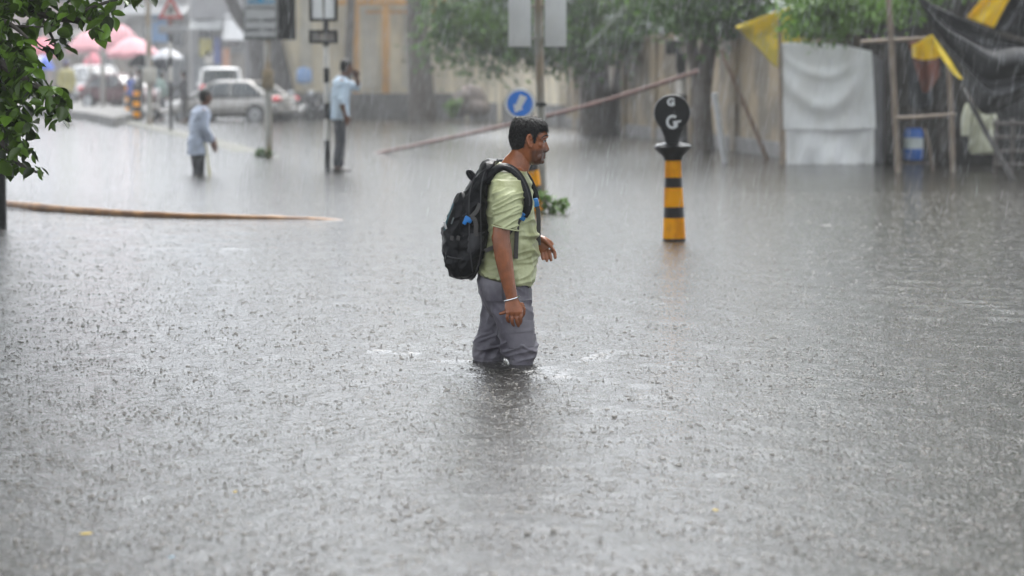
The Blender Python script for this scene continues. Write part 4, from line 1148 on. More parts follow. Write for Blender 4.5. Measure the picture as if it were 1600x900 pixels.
root = thing('tarpaulin', 'white tarpaulin sheet hung as the side wall of the shack', 'tarpaulin', (P(1295, 257, Ys).x, Ys, 0))
q = sheet([P(1221, 67, Ys), P(1255, 66, Ys), P(1290, 68, Ys), P(1325, 72, Ys), P(1362, 80, Ys)], [P(1220, 203, Ys), P(1260, 204, Ys), P(1300, 205, Ys), P(1340, 203, Ys), P(1368, 201, Ys)], 50, 40, dw)
put('upper_sheet', q, TARPW, root, ang=180)
q = sheet([P(1228, 196, Ys + .06), P(1300, 198, Ys + .06), P(1366, 197, Ys + .06)], [P(1229, 259, Ys - .02), P(1300, 259, Ys - .02), P(1365, 258, Ys - .02)], 50, 16, lambda u, v: -.035 * math.sin(u * 23 + 4 * v) * v - .03 * math.sin(u * 9 - 3 * v))
put('lower_sheet', q, TARPW, root, ang=180)
q = sheet([P(1364, 84, Ys + .1), P(1374, 90, Ys + .35), P(1388, 96, Ys + .9)], [P(1366, 258, Ys + .1), P(1376, 256, Ys + .35), P(1390, 253, Ys + .9)], 12, 20, lambda u, v: .02 * math.sin(u * 8 + 3 * v))
put('side_sheet', q, mat('grey_tarpaulin', (.16, .16, .165), .5, .1, 3), root, ang=180)
# yellow tarp, torn corner flying to the left
q = sheet([P(1150, 41, Ys + .3), P(1190, 26, Ys + .2), P(1235, 10, Ys + .2), P(1280, -6, Ys + .2)], [P(1151, 43, Ys + .3), P(1185, 75, Ys + .15), P(1219, 107, Ys + .1), P(1266, 70, Ys + .2)], 30, 20, lambda u, v: (-.03 * math.sin(v * 8 + u * 5) * u, -.06 * math.sin(u * 7 + 3 * v), -.02 * math.sin(v * 3.1)))
single('tarpaulin', q, mat('yellow_tarpaulin', (.80, .60, .02), .5, .1, 4, stain=((.35, .30, .05), .6, 3, (1, 1, 1)), transl=.25), 'yellow tarpaulin with a pointed corner beside the white sheet', 'tarpaulin', P(1219, 60, Ys), ang=180)
pole('bamboo pole at the edge of the white tarpaulin, yellow wrap on its tip', [P(1222, 262, Ys - .05) + V((0, 0, -.4)), P(1220, 150, Ys - .05), P(1218, 30, Ys - .05)], .035)
pole('tallest bamboo pole of the shack, right of the white tarpaulin', [G(1403, 270) + V((0, 0, -.4)), G(1403, 270), P(1393, 70, G(1403, 270).y), P(1386, -30, G(1403, 270).y)], .045, nodes=8)
Yk = G(1403, 270).y
pole('short bamboo crossbar at the top of the open frame', [P(1345, 66, Yk + .08), P(1395, 63, Yk + .07), P(1446, 60, Yk + .1)], .032)
pole('bamboo crossbar above the blue drum', [P(1398, 185, Yk - .06), P(1440, 183, Yk - .04), P(1492, 179, Yk + .1)], .030)
pole('thin upright bamboo between the blue drum and the pale raincoat', [P(1490, 268, Yk + .3) + V((0, 0, -.4)), P(1487, 200, Yk + .3), P(1482, 100, Yk + .3)], .040)
pole('dark stick propping up the black tarpaulin', [G(1583, 282) + V((.1, 0, -.3)), G(1583, 282), P(1540, 205, 36.5), P(1506, 140, 37.5)], .040, mat('dark_stick', (.02, .018, .017), .8, .2))
pole('short leaning stick behind the blue drum', [P(1462, 262, Yk + .8) + V((0, 0, -.3)), P(1452, 230, Yk + .9), P(1444, 200, Yk + 1.0)], .030, mat('mud_stick', (.10, .075, .055), .6, .2))
# black tarpaulin
q = sheet([P(1432, -8, 38.6), P(1470, 14, 38.0), P(1512, 33, 37.2), P(1560, 52, 36.4), P(1625, 66, 35.6)], [P(1434, -4, 38.6), P(1470, 70, 37.8), P(1508, 128, 37.2), P(1549, 178, 36.6), P(1628, 140, 35.8)], 64, 60,
          lambda u, v: (0, -.30 * math.sin(v * 14 + u * 4) * min(1, 3 * u) - .05 * math.sin(v * 27 - u * 4) * u - .3 * math.sin(v * 3.1) * u, -.05 * math.sin(v * 11 + 2) * u), .015)
single('tarpaulin', q, TARPB, 'large black tarpaulin sagging in folds over the shack', 'tarpaulin', P(1549, 178, 36.6), ang=180)
q = sheet([P(1594, -40, 36.6), P(1640, -60, 36.4), P(1700, -70, 36.2)], [P(1556, 46, 36.8), P(1620, 62, 36.4), P(1710, 80, 36.2)], 30, 30, lambda u, v: (0, -.12 * math.sin(u * 22 + v * 4), 0))
single('tarpaulin', q, TARPB, 'black tarpaulin strip crossing over the yellow cloth', 'tarpaulin', P(1600, 30, 36.6), ang=180)
q = sheet([P(1538, -8, 37.6), P(1560, -22, 37.6), P(1584, -14, 37.6)], [P(1510, 26, 37.8), P(1530, 36, 37.7), P(1554, 44, 37.6)], 20, 16, lambda u, v: -.05 * math.sin(u * 9 + v * 3))
single('tarpaulin', q, YEL, 'yellow cloth showing above the black tarpaulin', 'tarpaulin', P(1545, 15, 37.6), ang=180)
root = thing('tarpaulin', 'yellow cloth strip trailing along the lower edge of the black tarpaulin', 'tarpaulin', P(1455, 90, 38.2))
q = sheet([P(1425, 70, 38.3), P(1440, 64, 38.1), P(1455, 54, 38.0), P(1462, 60, 38.0)], [P(1426, 90, 38.3), P(1440, 94, 38.2), P(1458, 93, 38.1), P(1474, 86, 38.0)], 24, 12, lambda u, v: -.06 * math.sin(u * 12))
put('flap', q, YEL, root, ang=180)
q = sheet([P(1455, 54, 37.95), P(1475, 78, 37.6), P(1492, 104, 37.3), P(1506, 124, 37.05)], [P(1458, 66, 37.95), P(1470, 88, 37.6), P(1486, 111, 37.3), P(1500, 124, 37.05)], 24, 6, lambda u, v: -.02 * math.sin(u * 14))
put('hem_strip', q, YEL, root, ang=180)
# shack interior: back cloth, red-brown hanging cloth, raincoat, drum, bench frame
q = sheet([P(1345, -30, 42.6), P(1440, -40, 42.6), P(1540, -40, 42.2), P(1720, -50, 41.5)], [P(1345, 262, 42.6), P(1440, 262, 42.6), P(1540, 262, 42.2), P(1720, 262, 41.5)], 60, 10, lambda u, v: .10 * math.sin(u * 40) + .08 * math.sin(u * 17 + v))
single('back_cloth', q, mat('dark_back_cloth', (.055, .046, .040), .8, .45, 1.6, stain=((.016, .016, .018), .9, 1.1, (1, 1, .5))), 'dark brown cloth closing the back of the shack', 'cloth', P(1500, 262, 42.5), ang=180)
q = sheet([P(1417, 62, 41), P(1440, 60, 41), P(1468, 66, 41)], [P(1436, 128, 41), P(1447, 145, 41), P(1470, 118, 41)], 20, 14, lambda u, v: -.07 * math.sin(u * 11 + v))
single('cloth', q, mat('red_brown_cloth', (.13, .035, .018), .7, .3, 4), 'red-brown cloth hanging inside the shack under the yellow flap', 'cloth', P(1450, 100, 41), ang=180)
q = sheet([P(1418, 90, 41.6), P(1440, 88, 41.6), P(1456, 92, 41.6)], [P(1420, 165, 41.6), P(1440, 172, 41.6), P(1458, 160, 41.6)], 16, 12, lambda u, v: -.07 * math.sin(u * 9 + v))
single('cloth', q, mat('dark_navy_cloth', (.012, .014, .02), .7, .3, 4), 'dark navy cloth hanging beside the red-brown one', 'cloth', P(1440, 165, 41.6), ang=180)
Yr = 39.2; root = thing('raincoat', 'pale greenish raincoat hanging below the black tarpaulin', 'raincoat', P(1530, 240, Yr))
m_ = MB(); m_.ell([(P(x, y, Yr), V((w_ * Yr / FPX, 0, 0)), V((0, d_, 0))) for y, x, w_, d_ in lerp_rows([(152, 1525, 5, .05), (160, 1526, 13, .09), (170, 1527, 17, .12), (190, 1530, 18, .13), (212, 1532, 20, .14), (230, 1534, 20, .15), (240, 1536, 17, .15)], 24)], p=2.6, n=24)
me = voxel(m_, .014, 2); displace(me, lambda v, n: .03 * max(0, fold(v, R(80), 9, 2, 1)) ** 2 + .02 * noise.noise(v * 6) - .01); put('coat', me, mat('pale_raincoat', (.42, .43, .32), .4, .12, 4), root)
m_ = MB(); m_.tube([P(1515, 164, Yr - .05), P(1509, 185, Yr - .1), P(1508, 212, Yr - .12)], [.07, .075, .06], n=12); put('sleeve', m_, mat('pale_raincoat', ()), root)
m_ = MB(); m_.tube([P(1545, 164, Yr + .02), P(1551, 185, Yr), P(1553, 205, Yr)], [.07, .07, .06], n=12); put('sleeve', m_, mat('pale_raincoat', ()), root)
m_ = MB(); m_.ball(P(1524, 158, Yr - .06), (.085, .08, .10), n=12); put('hood', m_, mat('tan_hood', (.33, .26, .17), .6, .15), root)
# drum standing on a low platform
Yd = G(1428, 258).y + .6; s_ = Yd / FPX
m_ = MB(); m_.box(P(1430, 254.5, Yd) + V((0, 0, -.28)), (.62, .6, .56), bev=.02)
for i in range(3): m_.box(P(1430, 254.5, Yd) + V((0, -.305, -.06 - .12 * i)), (.60, .02, .10), bev=.004)
single('crate', m_, mat('dark_wood', (.05, .038, .03), .7, .3, 4), 'dark wooden crate under the blue drum', 'crate', P(1430, 258, Yd))
root = thing('drum', 'blue plastic drum with a white label band in the shack', 'drum', P(1427, 250, Yd))
c = P(1427, 250, Yd); H = 47 * s_; r_ = 15 * s_
m_ = MB(); m_.lathe(c, [(r_ * .9, 0), (r_, .02), (r_, H * .30), (r_ * 1.04, H * .33), (r_, H * .36), (r_, H * .76), (r_ * 1.04, H * .79), (r_, H * .82), (r_, H * .95), (r_ * .85, H)], n=24); bd = put('barrel', m_, mat('drum_blue', (.015, .11, .42), .4, .12, 6), root)
m_ = MB(); m_.lathe(c, [(r_ * 1.015, H * .38), (r_ * 1.02, H * .74)], n=24); put('label_band', m_, mat('label_white', (.45, .50, .50), .5, .15, 8), bd)
m_ = MB(); m_.lathe(c + V((0, 0, H)), [(r_ * .8, -.01), (r_ * .86, .015), (r_ * .8, .03), (.01, .032)], n=24); put('lid', m_, mat('drum_blue', ()), root)
# slatted bench frame at the right edge
root = thing('bench_frame', 'slatted wooden frame at the right edge below the black tarpaulin', 'wooden frame', G(1590, 276))
Yf = 38.0
for y in (193, 214, 236, 257):
    m_ = MB(); m_.box((P(1552, y, Yf) + P(1650, y, Yf)) / 2, (98 * Yf / FPX, .05, .055), bev=.006); put('slat', m_, mat('wet_wood', (.10, .088, .08), .5, .3, 5), root)
for x in (1556, 1582, 1612, 1646):
    m_ = MB(); m_.box((P(x, 186, Yf + .06) + P(x, 280, Yf + .06)) / 2 + V((0, 0, -.15)), (.06, .06, 94 * Yf / FPX + .3), bev=.006); put('upright', m_, mat('wet_wood', ()), root)

# ------------------------------------------------------------------ walls and buildings
WALLB = mat('stained_wall', (.215, .165, .10), .75, .2, 1.5, bump=.01, bscale=8, stain=((.085, .07, .05), .85, 1.1, (1, 1, .8)))
CREAM = mat('cream_wall', (.60, .53, .39), .75, .12, 1.2, stain=((.34, .30, .23), .7, 1.4, (1, 1, .3)))
PLINTH = mat('dark_plinth', (.115, .11, .105), .7, .25, 1.6)
OCHRE = mat('ochre_paint', (.50, .27, .085), .6, .15, 3)
def wall_run(name, label, a, b, h, m, plinth=None, cap=True, piers=0, z0=-.6, gap=.0):
    d = (b - a); d.z = 0; L_ = d.length; d.normalize(); yaw = math.atan2(d.y, d.x); Rm = Matrix.Rotation(yaw, 3, 'Z')
    c_ = (a + b) / 2; rt = thing(name, label, 'wall', (c_.x, c_.y, 0))
    q = MB(); q.box(V((c_.x, c_.y, (h + z0) / 2)), (L_, .24, h - z0)); put('masonry', q, m, rt, sm=False)
    if plinth: 
        q = MB(); q.box(V((c_.x, c_.y, (plinth + z0) / 2)), (L_ + .02, .34, plinth - z0), Rm, bev=.02); put('plinth', q, PLINTH, rt, sm=False)
    for ch in rt.children:
        pass
    if cap:
        q = MB(); q.box(V((c_.x, c_.y, h + .04)), (L_ + .06, .34, .08), Rm, bev=.012); put('coping', q, m, rt, sm=False)
    for i in range(piers):
        t = (i + .5) / piers; q = MB(); p_ = a.lerp(b, t); q.box(V((p_.x, p_.y, (h + .1 + z0) / 2)), (.42, .40, h + .1 - z0), Rm, bev=.012); put('pier', q, m, rt, sm=False)
    # the masonry itself turned to the run
    me = rt.children[0].data; me.transform(Matrix.Rotation(yaw, 4, 'Z')) if False else None
    o_ = [k_ for k_ in rt.children if k_.name.startswith('masonry')][0]
    off = V((0, 0, 0)); o_.data.transform(Matrix.Rotation(yaw, 4, 'Z'))
    return rt
wA, wB, wC = V((-2.6, 93.5, 0)), V((1.75, 84, 0)), V((5.2, 42.9, 0))
wall_run('compound_wall', 'cream compound wall with dark base under the leafy tree', V((-2.0, 92.6, 0)), V((1.55, 78.5, 0)), 3.0, CREAM, .62, True, 3)
wall_run('compound_wall', 'brown stained wall between the trees and the white tarpaulin', V((1.75, 77.5, 0)), V((5.25, 42.6, 0)), 2.35, WALLB, .28, True, 7)
wall_run('compound_wall', 'dark wall behind the shack', V((5.3, 43.6, 0)), V((16, 44, 0)), 2.6, WALLB, .28, True, 0)
# round heap against the cream wall, seen as a worn tyre-like lump
g0 = P(734, 170, 83); m_ = MB(); m_.ball(g0 + V((0, 0, .30)), (.52, .34, .48), n=18); m_.ball(g0 + V((.25, -.1, .02)), (.42, .34, .30), n=16); m_.ball(g0 + V((-.32, 0, .0)), (.34, .30, .26), n=16)
me = voxel(m_, .04, 1); displace(me, lambda v, n: .06 * noise.noise(v * 4) + .03 * noise.noise(v * 11))
single('boulder', me, mat('grey_brown_stone', (.17, .14, .125), .8, .3, 3), 'rounded grey-brown boulder against the cream wall', 'boulder', g0)

# cream building with ochre veranda posts
base = V((-5.0, 94.5, 0))
root = thing('building', 'cream building with ochre veranda posts and a dark base', 'building', base)
Yv = 93.2; s_ = Yv / FPX
m_ = MB()
xl, xr = P(462, 0, 95).x - 1.6, P(722, 0, 95).x
m_.box(V(((xl + xr) / 2, 96.2, 3.2)), (xr - xl, 2.4, 7.4)); put('wall', m_, CREAM, root, sm=False)
m_ = MB(); m_.box(V(((xl + xr) / 2, 94.3, .22)), (xr - xl + .1, 2.0, 1.35), bev=.03); put('base_wall', m_, PLINTH, root, sm=False)
for x, w_ in ((602, .27), (556, .17)):
    m_ = MB(); c = P(x, 0, Yv); m_.box(V((c.x, Yv + .3, (P(x, 150, Yv).z + 5.0) / 2)), (w_, .22, 5.0 - P(x, 150, Yv).z), bev=.02); put('veranda_post', m_, OCHRE, root)
m_ = MB(); c = P(610, 4, Yv); m_.box(V((c.x, Yv + .25, P(0, 3, Yv).z)), (175 * s_, .2, .24), bev=.02); put('beam', m_, OCHRE, root)
m_ = MB(); c = P(610, 16, Yv); m_.box(V((c.x + .6, Yv + .5, P(0, 18, Yv).z)), (130 * s_, .12, .12), bev=.01); put('beam', m_, OCHRE, root)
for x0, x1 in ((628, 645), (566, 590), (470, 488)):
    m_ = MB(); a_, b_ = P(x0, 20, 95), P(x1, 150, 95); m_.box(V(((a_.x + b_.x) / 2, 94.97, 2.9)), (b_.x - a_.x, .08, 3.6), bev=.01); put('shutter', m_, mat('pale_shutter', (.46, .43, .36), .7, .15, 2), root, sm=False)
m_ = MB(); m_.box(V(((xl + xr) / 2, 95.5, 7.0)), (xr - xl + .8, 4.6, .3), bev=.03); put('roof', m_, mat('grey_roof', (.18, .17, .16), .7, .2), root, sm=False)

# far row of buildings closing the street
def building(label, x0, x1, Y, h, wallc, floors, cols, awn=None, sign=None):
    a_, b_ = P(x0, 100, Y), P(x1, 100, Y); cx = (a_.x + b_.x) / 2; wd = b_.x - a_.x
    rt = thing('building', label, 'building', (cx, Y, 0))
    q = MB(); q.box(V((cx, Y + 3, h / 2)), (wd, 6, h + .6)); put('wall', q, wallc, rt, sm=False)
    fr_ = mat('window_frame_grey', (.35, .35, .36), .5, .1); gl = mat('dull_glass', (.05, .06, .07), .12, .1)
    for i in range(floors):
        for j in range(cols):
            x = cx - wd / 2 + wd * (j + .5) / cols; z = 3.9 + 2.7 * i
            if z + 1 > h: continue
            q = MB(); q.box(V((x, Y - .04, z)), (wd / cols * .55, .16, 1.4), bev=.02); f_ = put('window', q, fr_, rt, sm=False)
            q = MB(); q.box(V((x, Y - .11, z)), (wd / cols * .46, .06, 1.2)); put('pane', q, gl, f_, sm=False)
            q = MB(); q.box(V((x, Y - .2, z + .85)), (wd / cols * .7, .5, .08), bev=.01); put('sunshade', q, wallc, rt, sm=False)
    q = MB(); q.box(V((cx, Y + 3, h + .35)), (wd + .3, 6.4, .25), bev=.03); put('parapet', q, wallc, rt, sm=False)
    for j in range(max(2, cols)):
        x = cx - wd / 2 + wd * (j + .5) / max(2, cols)
        q = MB(); q.box(V((x, Y - .06, 1.55)), (wd / max(2, cols) * .8, .16, 2.5), bev=.02); put('shutter', q, mat('shop_shutter%d' % (j % 3), [(.16, .17, .18), (.25, .22, .19), (.12, .17, .20)][j % 3], .6, .2, 2), rt, sm=False)
    if awn:
        for (ax0, ax1, ay0, ay1, c_) in awn:
            p0, p1 = P(ax0, ay0, Y), P(ax1, ay1, Y); q = MB()
            q.prism([V((p0.x, Y - .1, p0.z)), V((p1.x, Y - .1, p0.z)), V((p1.x, Y - 1.6, p1.z)), V((p0.x, Y - 1.6, p1.z))], (0, 0, -.06)); put('awning', q, c_, rt, sm=False)
    if sign:
        for (sx0, sx1, sy0, sy1, c_) in sign:
            p0, p1 = P(sx0, sy0, Y - .3), P(sx1, sy1, Y - .3); q = MB(); q.box((p0 + p1) / 2, (p1.x - p0.x, .12, p0.z - p1.z), bev=.02); put('signboard', q, c_, rt, sm=False)
    return rt
PALEG = mat('pale_grey_plaster', (.46, .46, .45), .7, .12, .6, stain=((.28, .27, .25), .6, .8, (1, 1, .3)))
PINKP = mat('pinkish_plaster', (.46, .38, .36), .7, .12, .6)
DARKP = mat('grey_plaster', (.26, .26, .27), .7, .15, .6)
building('pale pinkish building behind the pink stall roofs', -140, 132, 150, 10, PINKP, 2, 5, [(90, 132, 44, 56, WHT)])
building('pale grey building behind the striped warning sign', 133, 297, 146, 9.5, PALEG, 2, 4, [(195, 296, 8, 22, mat('awning_white', (.6, .6, .6), .6, .1))], [(237, 262, 20, 66, mat('pale_blue_sign', (.17, .33, .58), .5, .1))])
building('grey shop building behind the silver car with hanging cloths', 298, 475, 140, 9, DARKP, 2, 4, [(300, 350, 30, 46, mat('awning_grey', (.30, .31, .31), .6, .1)), (352, 398, 22, 62, mat('awning_white', ()))],
         [(312, 332, 60, 88, mat('cloth_yellow', (.42, .38, .12), .7, .1)), (334, 345, 58, 100, mat('cloth_blue', (.10, .13, .34), .7, .1)), (347, 360, 75, 105, mat('cloth_peach', (.55, .30, .20), .7, .1)), (320, 334, 80, 100, WHT)])

# ------------------------------------------------------------------ pink stall parasols
PINK = mat('pink_canvas', (.56, .27, .30), .7, .12, 2)
PINKD = mat('rose_canvas', (.56, .17, .21), .7, .12, 2)
def parasol(label, px, py_top, py_rim, half_px, Y, m, cat='parasol', group='pink stall parasols', foot=.3):
    s_ = Y / FPX; c_ = P(px, py_rim, Y); Hh = (py_rim - py_top) * s_; rr_ = half_px * s_
    rt = thing('parasol', label, cat, (c_.x, Y, foot), group)
    q = MB(); n_ = 8; rings = []
    for f in (0.03, .35, .7, 1.0):
        rings.append([V((c_.x + rr_ * f * math.cos(2 * math.pi * (j + .5) / 16) * (1 if j % 2 else .95), Y + rr_ * f * math.sin(2 * math.pi * (j + .5) / 16) * (1 if j % 2 else .95), c_.z + Hh * (1 - f ** 1.7) - (.05 if (f == 1 and j % 2) else 0))) for j in range(16)])
    rings.append([v + V((0, 0, -.22)) for v in rings[-1]])
    q.loft(rings, caps=False); put('canopy', q, m, rt, ang=30)
    q = MB(); q.tube([V((c_.x, Y, foot - .2)), V((c_.x, Y, c_.z + Hh + .15))], .035, n=8); put('pole', q, GALV, rt)
    q = MB()
    for j in range(8):
        a_ = 2 * math.pi * j / 8; q.tube([V((c_.x, Y, c_.z + Hh * .4)), V((c_.x + rr_ * .9 * math.cos(a_), Y + rr_ * .9 * math.sin(a_), c_.z + .02))], .012, n=5)
    put('ribs', q, GALV, rt); return rt
parasol('pale pink domed stall parasol, highest of the group', 190, 38, 66, 30, 118, PINK)
parasol('wide pink stall parasol behind the junction-box pole', 208, 58, 82, 42, 112, PINK)
parasol('pink stall parasol above the white van roof', 140, 48, 74, 36, 122, PINK)
parasol('deep pink stall parasol seen between the leaves', 66, 58, 80, 26, 108, PINKD)
parasol('small rose parasol just over the white van', 146, 82, 97, 16, 138, PINKD)

# ------------------------------------------------------------------ hand umbrellas
def umbrella(label, px, py_top, py_rim, half_px, Y, mats, tilt=0.0, handle=.75):
    s_ = Y / FPX; c_ = P(px, py_rim, Y); Hh = (py_rim - py_top) * s_; rr_ = half_px * s_
    rt = thing('umbrella', label, 'umbrella', c_ + V((0, 0, -handle)))
    Rt = Matrix.Rotation(tilt, 3, 'Y'); q = MB(); rings = []
    for f in (.03, .3, .6, .85, 1.0):
        rings.append([c_ + Rt @ V((rr_ * f * math.cos(math.pi * j / 8), rr_ * f * math.sin(math.pi * j / 8), Hh * (1 - f * f) + (.04 if (f == 1 and j % 2) else 0))) for j in range(16)])
    o0 = len(q.f); q.loft(rings, caps=False)
    for i in range(len(q.f)): q.mi[i] = ((i % 16) // 4) % len(mats)
    put('canopy', q, mats, rt, ang=50)
    q = MB(); q.tube([c_ + Rt @ V((0, 0, Hh + .06)), c_ + Rt @ V((0, 0, -handle))], .012, n=6); put('shaft', q, BLK, rt)
    q = MB(); e_ = c_ + Rt @ V((0, 0, -handle)); q.tube([e_ + V((0, 0, .08)), e_, e_ + V((.03, 0, -.04)), e_ + V((.06, 0, 0))], .018, n=7); put('handle', q, BLK, rt); return rt
UB = mat('black_umbrella', (.010, .010, .012), .8, .2, spec=.05)
umbrella('black umbrella held over the man in dark clothes', 222, 84, 104, 24, 85, [UB], 0)
umbrella('tilted dark umbrella just right of the junction-box pole', 249, 90, 108, 18, 87, [mat('charcoal_umbrella', (.014, .015, .020), .8, .2, spec=.05)], .35)
umbrella('pale grey umbrella behind the two black umbrellas', 262, 76, 92, 26, 98, [mat('grey_umbrella', (.34, .35, .38), .5, .1)], 0, .9)
umbrella('blue and white umbrella seen between the leaves', 67, 86, 110, 20, 84, [mat('umbrella_white', (.50, .52, .62), .5, .1), mat('umbrella_blue', (.05, .11, .44), .5, .1)], 0)

# ------------------------------------------------------------------ people far down the street
DK = mat('dark_clothes', (.035, .033, .036), .7, .2, 5); DK2 = mat('charcoal_clothes', (.05, .045, .045), .7, .2, 5)
def at_y(px, Y, z): return V((P(px, 150, Y).x, Y, z))
figure('person in dark clothes under the black umbrella', at_y(219, 86, .10), R(200), 1.68, vox=.022, arms={1: ((.10, .25, 1.12), (.18, .1, 1.30))}, shirt=DK2, trousers=DK, nose=False)
figure('person in blue shirt behind the ringed marker posts', at_y(206, 90, .05), R(160), 1.6, vox=.022, shirt=mat('blue_shirt', (.08, .13, .40), .7, .1), trousers=DK, nose=False)
figure('person in pale green top under the tilted umbrella', at_y(252, 88, .0), R(40), 1.66, vox=.022, arms={1: ((.10, .25, 1.12), (.18, .1, 1.30))}, shirt=mat('pale_green_cotton', (.28, .38, .34), .7, .1), trousers=mat('grey_trousers', (.10, .10, .11), .7, .1), nose=False)
figure('person in dark jacket standing beside the pale scooter', at_y(288, 84, .0), R(170), 1.72, vox=.022, arms={-1: ((.12, -.25, 1.14), (.34, -.2, 1.08)), 1: ((.12, .25, 1.14), (.34, .2, 1.08))}, shirt=DK, trousers=DK2, nose=False)
rt, w = figure('person in khaki raincoat and blue cap on the raised pavement', at_y(104, 84, .28), R(-70), 1.74, vox=.022, shirt=mat('khaki_raincoat', (.42, .38, .17), .6, .15), trousers=DK, hem=.70, hem_w=1.25, bulk=1.2, nose=False, hair=mat('blue_cap', (.05, .08, .26), .7, .1))

# ------------------------------------------------------------------ vehicles
GLASS = mat('car_glass', (.045, .055, .06), .08, .1, spec=.6)
TYRE = mat('tyre_rubber', (.018, .018, .018), .8, .2); RIM = mat('wheel_rim', (.42, .43, .44), .35, .1, metal=.6)
TAIL = mat('tail_lamp', (.55, .03, .04), .2, .05); TRIM = mat('dark_trim', (.02, .02, .022), .5, .1)
def car(label, pos, yaw, paint, kind='sedan', L=4.3, cat='car'):
    root = thing('car', label, cat, pos); k = L / 4.3
    rz = Matrix.Rotation(yaw, 3, 'Z')
    def w(x, y, z): return V(pos) + rz @ V(((x - 2.15) * k, y, z))
    hz_ = {'sedan': 0, 'van': .35}[kind]
    if kind == 'sedan':
        st = [(0.0, .42, .86, .70), (.06, .34, .97, .78), (.35, .25, 1.00, .83), (.9, .22, .99, .85), (1.6, .20, .965, .86), (2.6, .20, .945, .86), (3.3, .20, .90, .85), (3.8, .23, .80, .82), (4.15, .30, .70, .76), (4.3, .38, .58, .64)]
    else:
        st = [(0.0, .40, 1.05, .74), (.06, .32, 1.12, .80), (.5, .24, 1.13, .84), (1.6, .22, 1.12, .85), (2.8, .22, 1.10, .85), (3.5, .22, 1.02, .84), (3.95, .24, .92, .80), (4.2, .30, .78, .74), (4.3, .40, .62, .66)]
    m_ = MB(); rg = []
    for x, zb, zt, hw in lerp_rows(st, 34):
        c_ = w(x, 0, (zb + zt) / 2); rg.append((c_, rz @ V((0, hw, 0)), V((0, 0, (zt - zb) / 2))))
    m_.ell(rg, p=3.4, n=32); bd = put('body', m_, paint, root, ang=50)
    zb = .93 if kind == 'sedan' else 1.07; zr = 1.45 if kind == 'sedan' else 1.80
    lo = (.42, 3.25) if kind == 'sedan' else (.08, 3.55); up = (1.15, 2.42) if kind == 'sedan' else (.35, 2.75)
    hl, hu = .79, .60 if kind == 'sedan' else .70
    m_ = MB(); rg = []
    for f in (0, .35, .7, .92, 1.0):
        e = f ** 1.15; xa, xb = lo[0] + (up[0] - lo[0]) * e, lo[1] + (up[1] - lo[1]) * e; hw = hl + (hu - hl) * f ** 1.6; z = zb + (zr - .04 - zb) * f
        r1 = []
        for i in range(32):
            x, y = sup(2 * math.pi * i / 32, 7); r1.append(w((xa + xb) / 2 + x * (xb - xa) / 2, y * hw, z))
        rg.append(r1)
    m_.loft(rg); put('windows', m_, GLASS, root, ang=50)
    m_ = MB(); rg = []
    for z, g_, in ((zr - .06, .03), (zr - .01, .0), (zr + .02, -.12), (zr + .03, -.35)):
        r1 = []
        for i in range(32):
            x, y = sup(2 * math.pi * i / 32, 5); r1.append(w((up[0] + up[1]) / 2 + x * ((up[1] - up[0]) / 2 + g_ + .06), y * (hu + g_ + .01), z))
        rg.append(r1)
    m_.loft(rg); put('roof', m_, paint, root, ang=60)
    for s in (-1, 1):
        m_ = MB(); m_.tube([w(up[0], s * (hu + .01), zr - .04), w((lo[0] + up[0]) / 2 + .02, s * (hl + hu) / 2 * 1.03, (zb + zr) / 2), w(lo[0] + .05, s * hl, zb)], .055, n=8)
        put('pillar', m_, paint, root); m_ = MB()
        m_.tube([w(up[1], s * (hu + .01), zr - .04), w(lo[1] - .05, s * hl, zb)], .04, n=8)
        put('pillar', m_, paint, root); m_ = MB()
        xm = (up[0] + up[1]) / 2 - .02; m_ = MB(); m_.tube([w(xm, s * (hu + .015), zr - .05), w(xm - .02, s * (hl - .02) * 1.02, (zb * .55 + zr * .45)), w(xm - .04, s * (hl + .02), zb)], .035, n=8); put('pillar', m_, paint, root)
    for s in (-1, 1):
        m_ = MB(); m_.tube([w(x, s * .868, z) for x, z in ((.95, .50), (.98, .92), (1.9, .91), (2.9, .89), (3.0, .45), (2.85, .30), (1.15, .30), (.95, .50))], .006, n=4); m_.tube([w(1.95, s * .866, .91), w(1.92, s * .868, .30)], .006, n=4); put('door_seam', m_, TRIM, bd)
        for xx in (1.15, 2.15):
            m_ = MB(); m_.box(w(xx, s * .865, .80), (.17, .03, .03), rz, .008); put('door_handle', m_, paint, root)
        m_ = MB(); m_.ball(w(2.95, s * .95, zb + .06), (.06, .10, .075), n=10, rot=rz); put('mirror', m_, paint, root)
        m_ = MB(); m_.ball(w(.12, s * .68, .83 if kind == 'sedan' else .95), (.20, .17, .12 if kind == 'sedan' else .2), n=12, rot=rz); put('tail_lamp', m_, TAIL, root)
        m_ = MB(); m_.ball(w(4.12, s * .58, .66), (.14, .15, .07), n=12, rot=rz); put('headlight', m_, mat('lamp_clear', (.6, .62, .64), .1, .05), root)
        for xx in (.80, 3.45):
            A_ = Matrix((rz @ V((1, 0, 0)), V((0, 0, 1)), rz @ V((0, s, 0)))).transposed()
            m_ = MB(); m_.lathe(w(xx, s * .70, .31), [(.375, 0), (.375, .155), (.34, .165)], n=24, axis=A_); put('wheel_arch', m_, TRIM, root)
            m_ = MB(); m_.lathe(w(xx, s * .70, .31), [(.20, .0), (.30, .0), (.31, .04), (.31, .15), (.29, .18), (.20, .175)], n=24, axis=A_); wh = put('wheel', m_, TYRE, root)
            m_ = MB(); m_.lathe(w(xx, s * .70, .31), [(.21, .10), (.215, .182), (.19, .186), (.08, .172), (.06, .19), (.01, .19)], n=24, axis=A_); put('rim', m_, RIM, wh)
